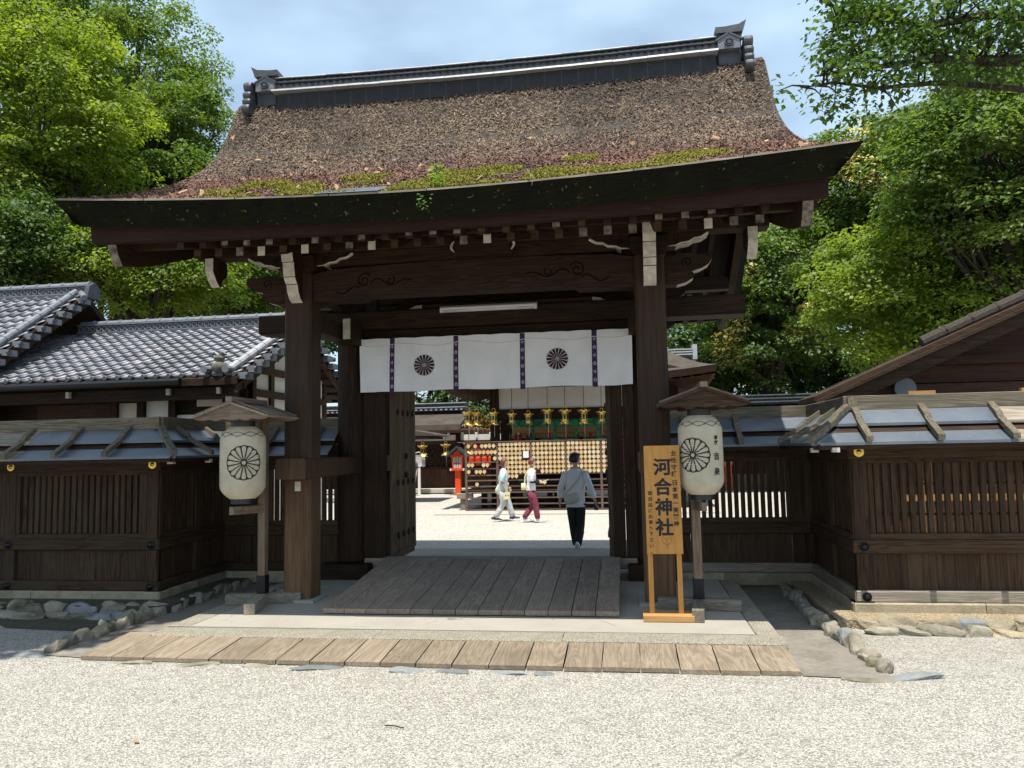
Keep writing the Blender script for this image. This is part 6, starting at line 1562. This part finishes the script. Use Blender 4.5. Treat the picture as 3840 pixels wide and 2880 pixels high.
# ================================================================== trees
def sprays(n, r, leaves, lsize, seed, flat=.32, droop=.25):
    """numpy: one flattened, drooping spray of leaves, many times over"""
def crown_mesh(name, seed, clumps, leaf, mat, spread=1.):
    """clumps: list of (centre, radius, count, flat). One quad (folded kite) per leaf, lying along layered, drooping pads."""
    r = np.random.default_rng(seed); VV = []
    for c, R, n, flat in clumps:
        a = r.uniform(0, 2*pi, n); q = np.sqrt(r.random(n)); lay = r.integers(0, 4, n)
        x = R*q*np.cos(a); y = R*q*np.sin(a); z = R*flat*((lay-1.5)*.55+r.normal(0, .12, n)) - .28*R*q**2
        tw = r.uniform(-.5, .5, 2); z = z+x*tw[0]*.5+y*tw[1]*.5
        p = np.stack([c[0]+x, c[1]+y, c[2]+z], 1)
        N = np.stack([.55*x/R+r.normal(0, .42, n), .55*y/R+r.normal(0, .42, n), np.full(n, .9)+r.normal(0, .25, n)], 1); N /= np.linalg.norm(N, axis=1)[:, None]
        d = np.stack([np.cos(a)+r.normal(0, .7, n), np.sin(a)+r.normal(0, .7, n), -.35+r.normal(0, .35, n)], 1); d -= (d*N).sum(1)[:, None]*N; d /= np.linalg.norm(d, axis=1)[:, None]
        s = np.cross(N, d); L = (leaf*r.uniform(.5, 1.6, n))[:, None]; w = L*.32
        VV.append(np.stack([p-d*L*.5, p+s*w+N*L*.06-d*L*.02, p+d*L*.5-N*L*.1, p-s*w+N*L*.06-d*L*.02], 1).reshape(-1, 3))
    V = np.concatenate(VV); return V, np.arange(len(V)).reshape(-1, 4)
def tree(lab, base, height, crown, leafm, leaf, seed, trunk_r, nclump, per, lean=(0, 0), group='trees around the shrine', rad=(.75, 1.25), flat=.34, blossom=0, name='tree', limbs=13):
    leaf *= .72; per = int(per*.80); nclump = int(nclump*1.9); rad = (rad[0]*.62, rad[1]*.80); flat *= .72
    """crown: (centre offset x,y,z, rx, ry, rz) ellipsoid in world space above the base"""
    r = random.Random(seed); t = thing(name, lab, 'tree', base, group)
    cx, cy, cz = base[0]+crown[0], base[1]+crown[1], crown[2]; rx, ry, rz_ = crown[3:6]
    top = Vector((cx, cy, cz+rz_*.35)); b = Vector(base)
    pts = [b.lerp(top, q)+Vector((r.uniform(-.2, .2), r.uniform(-.2, .2), 0))*(height/9)*(1 if 0 < q < 1 else 0) for q in np.linspace(0, 1, 7)]
    m = MB(); m.tube(pts, [trunk_r*(1.25 if i == 0 else 1)*(1-.12*i) for i in range(7)], 9)
    clumps = []
    for i in range(nclump):
        u = r.uniform(-1, 1); a = r.uniform(0, 2*pi); k = sqrt(1-u*u); q = r.uniform(.2, 1)**.5
        clumps.append((Vector((cx+rx*k*cos(a)*q, cy+ry*k*sin(a)*q, cz+rz_*u*q)), r.uniform(*rad), int(per*r.uniform(.6, 1.4)), flat*r.uniform(.7, 1.4)))
    for i in range(limbs):
        tg = clumps[r.randrange(nclump)][0]; s0 = pts[r.randrange(2, 6)]
        mid = s0.lerp(tg, .5)+Vector((r.uniform(-.3, .3), r.uniform(-.3, .3), r.uniform(-.1, .5)))
        m.tube([s0, s0.lerp(mid, .5), mid, mid.lerp(tg, .6), tg], [trunk_r*.45, trunk_r*.36, trunk_r*.26, trunk_r*.16, trunk_r*.05], 6)
        for j in range(3):
            t2 = tg+Vector((r.uniform(-1, 1), r.uniform(-1, 1), r.uniform(-.3, .5))); m.tube([mid, mid.lerp(t2, .5)+Vector((0, 0, .1)), t2], [trunk_r*.15, trunk_r*.09, trunk_r*.03], 5)
    m.build('trunk', 'trunk', t, smooth=True)
    V, F = crown_mesh('crown', seed, clumps, leaf, leafm); big_mesh('crown', V, F, leafm, t, loc=(cx, cy, cz))
    if blossom:
        bc = []
        for i in range(blossom):
            c, R, n, f = clumps[r.randrange(nclump)]
            bc.append((Vector((cx+(c.x-cx)*1.02, cy-abs(c.y-cy)*1.08-.3, c.z+R*.3)), R*.75, int(per*1.1), .6))
        V, F = crown_mesh('blossom', seed+1, bc, leaf*.9, 'leaf_yellow'); big_mesh('blossom', V, F, 'leaf_yellow', t, loc=(cx, cy, cz))
    return t
def at(x, y, Y):
    """a point the trees were surveyed at: sight lines of the photograph at depth Y"""
    px_, py_ = x*1.7360, y*1.7360
    d = CF+CR*((px_-1920)/2883)+CU*((1440-py_)/2883); k = Y/d.y; return (d.x*k, Y, CAM_H+d.z*k)
def crown_tree(lab, x, y, Y, rx, ry, rz_, *a, bx=0, **k):
    p = at(x, y, Y); return tree(lab, (p[0]+bx, Y, 0), p[2], (-bx, 0, p[2], rx, ry, rz_), *a, **k)
# shaded side, beyond the tiled halls
crown_tree('tall bright yellow green maple towering over the higher tiled hall', 110, 260, 21, 3.0, 2.6, 3.6, 'leaf_bright', .16, 1, .26, 120, 330, bx=-.6)
crown_tree('leafy tree with reaching limbs whose top stands free against the sky behind the maple', 300, 170, 28, 3.3, 3, 4.2, 'leaf_mid', .17, 2, .30, 95, 260, bx=-1)
crown_tree('rounded tree whose crown bulges towards the end of the tiled gate ridge', 395, 270, 26, 1.7, 2, 2.0, 'leaf_mid', .16, 3, .2, 42, 260, rad=(.6, 1.0))
crown_tree('bright low maple drooping behind the lower tiled roof', 330, 560, 21, 3.3, 2, 1.5, 'leaf_bright', .15, 4, .2, 75, 280)
crown_tree('mid green tree filling the gap below the gate eave on the shaded side', 500, 560, 25, 2.6, 2, 2.6, 'leaf_mid', .16, 5, .22, 75, 280)
crown_tree('dark evergreen standing behind the eave corner on the shaded side', 250, 420, 25, 4.6, 2.4, 2.6, 'leaf_mid', .17, 6, .3, 110, 280)
crown_tree('dark dense tree at the picture edge above the higher tiled hall', 40, 540, 19, 1.5, 1.5, 1.8, 'leaf_dark', .15, 7, .2, 45, 260)
crown_tree('deep dark evergreen far behind the maples on the shaded side', 180, 520, 33, 8.5, 3, 5.5, 'leaf_dark', .24, 8, .4, 130, 240, rad=(1.2, 2.0))
crown_tree('dark wood tree behind the lower hall ridge beside the gate post', 560, 640, 34, 5, 3, 3.5, 'leaf_dark', .24, 9, .4, 90, 240, rad=(1.1, 1.8))
crown_tree('broad tree rising behind the higher tiled hall', 60, 60, 27, 3.0, 2.6, 2.6, 'leaf_mid', .18, 21, .35, 70, 260)
# sunlit side
crown_tree('yellow flowering tree standing far behind the gate eave', 1900, 400, 33, 4.4, 3, 3.2, 'leaf_mid', .20, 11, .4, 130, 260, blossom=18, rad=(.9, 1.5))
crown_tree('green tree with yellow blossom sprays just beside the crossbeam end', 1660, 640, 31, 2.8, 2.4, 3.6, 'leaf_mid', .19, 12, .35, 95, 260, blossom=9)
crown_tree('bright leafy tree leaning over the boarded gable hall', 2010, 620, 22, 3.0, 2.4, 2.6, 'leaf_bright', .15, 13, .25, 115, 330)
crown_tree('large drooping green tree above the boarded gable hall', 2120, 330, 20, 2.3, 2.2, 2.6, 'leaf_mid', .15, 14, .3, 95, 330, bx=1.5)
crown_tree('dark evergreen wall of leaves behind the bright tree', 1800, 690, 34, 6.5, 3, 4.2, 'leaf_dark', .24, 15, .4, 130, 240, rad=(1.1, 1.9))
crown_tree('shady tree low behind the rear hall', 1560, 720, 36, 4.5, 3, 3.5, 'leaf_dark', .24, 16, .4, 90, 240, rad=(1.0, 1.7))
crown_tree('tall dark tree at the picture edge behind the drooping tree', 2190, 480, 30, 5, 3, 6, 'leaf_dark', .22, 17, .4, 110, 250, rad=(1.1, 1.8))
crown_tree('small green tree over the thatched hall seen through the gate', 960, 800, 46, 5.5, 3, 4.5, 'leaf_mid', .26, 18, .4, 90, 220, rad=(1.2, 2.0))
crown_tree('far dark tree behind the worship hall roof', 1250, 800, 52, 9, 3, 4.5, 'leaf_dark', .3, 19, .4, 70, 200, rad=(1.4, 2.2))
tree('broad evergreen far out behind the gabled hall', (17, 30, 0), 12, (0, 0, 8.5, 6, 3.5, 6), 'leaf_mid', .22, 61, .4, 110, 240, rad=(1.2, 2.0))
tree('dark evergreen at the far end of the sunlit side', (25, 28, 0), 12, (0, 0, 7.5, 5.5, 3.5, 6), 'leaf_dark', .24, 62, .4, 90, 240, rad=(1.2, 2.0))
tree('dark evergreen at the far end of the shaded side', (-25, 26, 0), 12, (0, 0, 8, 5.5, 3.5, 6.5), 'leaf_dark', .24, 63, .4, 90, 240, rad=(1.2, 2.0))
# overhanging branch at the top on the sunlit side: its trunk stands outside the picture
ov = thing('overhanging_tree', 'dark leafed tree reaching a long bare limb over the roof end from the sunlit side', 'tree', (9.6, 13.6, 0), 'trees around the shrine')
A = [Vector(at(x, y, Y)) for x, y, Y in ((2330, 185, 13.4), (2212, 130, 13.0), (2110, 132, 12.6), (2020, 128, 12.2), (1930, 140, 12.0), (1850, 150, 11.8), (1760, 165, 11.6))]
m = MB(); m.tube([(9.6, 13.6, 0), (9.5, 13.6, 3), (9.4, 13.6, 6), tuple(A[0]+Vector((.9, 0, -.4))), tuple(A[0])], [.34, .30, .26, .17, .13], 10)
m.tube(A, [.12, .10, .085, .06, .045, .03, .012], 8)
B = [Vector(at(x, y, Y)) for x, y, Y in ((2330, 60, 13.0), (2150, 30, 12.6), (2000, 55, 12.2), (1880, 35, 12), (1790, 70, 11.8))]
m.tube([A[0]+Vector((.3, 0, .1))]+B, [.12, .10, .08, .06, .035, .015], 8)
C_ = [Vector(at(x, y, Y)) for x, y, Y in ((2330, 205, 13.2), (2180, 190, 12.8), (2030, 178, 12.4), (1900, 190, 12.1), (1800, 178, 11.8), (1730, 190, 11.6))]
m.tube([A[0]]+C_, [.07, .06, .05, .04, .03, .02, .008], 7)
rr = random.Random(31); cl = []
for L_, cnt in ((A, 56), (B, 74), (C_, 16)):
    for i in range(cnt):
        t = rr.uniform(.12, .985)*(len(L_)-1); k = int(t); p = L_[k].lerp(L_[min(k+1, len(L_)-1)], t-k)
        q = p+Vector((rr.uniform(-.45, .45), rr.uniform(-.8, .8), rr.uniform(-.35, .55))); m.tube([p, p.lerp(q, .5)+Vector((0, 0, .06)), q], [.02, .012, .004], 5)
        cl.append((q, rr.uniform(.22, .46), int(rr.uniform(28, 62)), .5))
m.build('trunk', 'trunk', ov, smooth=True)
V, F = crown_mesh('crown', 41, cl, .092, 'leaf_dark'); big_mesh('crown', V, F, 'leaf_dark', ov, loc=(5.5, 12.5, 8))
# the tree whose shade lies over the fence on the other side
tree('spreading tree standing beside the forecourt that shades the fence', (-12.4, 4.0, 0), 11, (3.4, 1.6, 11.2, 3.7, 2.5, 1.3), 'leaf_mid', .26, 51, .3, 170, 620, rad=(.9, 1.3))

# loose pebbles over the gravel nearest the viewer
r = np.random.default_rng(8); n = 46000
yy = 2.3+4.1*r.random(n)**1.25; xx = r.uniform(-1, 1, n)*(yy*.95+.6)-yy*.14; keep = ~((yy > 6.3) & (xx > -5.6) & (xx < 2.3)); xx, yy = xx[keep], yy[keep]; n = len(xx)
tet = np.array([(1, 0, 0), (-.5, .87, 0), (-.5, -.87, 0), (0.1, 0, 1.)]); sc = r.uniform(.004, .0095, n); an = r.uniform(0, 6.28, n)
ca, sa = np.cos(an), np.sin(an); X = (tet[None, :, 0]*ca[:, None]-tet[None, :, 1]*sa[:, None]*.75)*sc[:, None]+xx[:, None]; Y_ = (tet[None, :, 0]*sa[:, None]+tet[None, :, 1]*ca[:, None]*.75)*sc[:, None]+yy[:, None]; Z = tet[None, :, 2]*sc[:, None]*.75+.001
V = np.stack([X, Y_, np.broadcast_to(Z, X.shape)], 2).reshape(-1, 3)
F = (np.arange(n)[:, None, None]*4+np.array([(0, 1, 3), (1, 2, 3), (2, 0, 3)])[None]).reshape(-1, 3)
big_mesh('loose_pebbles', V, F, 'pebble', None, 'stuff')

# a few fallen leaves and twigs on the gravel
lf = [(-1.16, 3.62, 'dryleaf', 'small curled orange leaf on the gravel nearest the walkway middle'), (-2.05, 4.05, 'dryleaf', 'pale brown leaf lying alone on the open gravel'), (-3.1, 4.6, 'dryleaf', 'reddish fleck of leaf on the gravel in front of the bare gate post'), (-1.0, 2.95, 'dryleaf', 'tan leaf on the gravel closest to the viewer'), (2.9, 5.2, 'dryleaf', 'dark dry leaf on the gravel before the sunlit fence')]
for i, (x, y, m_, lab) in enumerate(lf):
    a = i*1.3; c, s_ = cos(a)*.032, sin(a)*.032
    tag(MB().add([(x-c, y-s_, .012), (x+s_*.5, y-c*.5, .022), (x+c, y+s_, .016), (x-s_*.5, y+c*.5, .020), (x, y, .012)], [(0, 1, 4), (1, 2, 4), (2, 3, 4), (3, 0, 4)]).build('fallen_leaf', m_), lab, 'leaf', 'fallen leaves on the gravel')
for i, (x, y, a, lab) in enumerate(((-.95, 4.35, .1, 'short dark twig lying on the gravel'), (-1.55, 5.0, -.2, 'thin pale twig on the gravel close to the walkway'))):
    tag(MB().tube([(x-.07*cos(a), y-.07*sin(a), .012), (x, y+.006, .016), (x+.07*cos(a), y+.07*sin(a), .012)], .004, 5).build('twig', 'trunk'), lab, 'twig', 'twigs on the gravel')
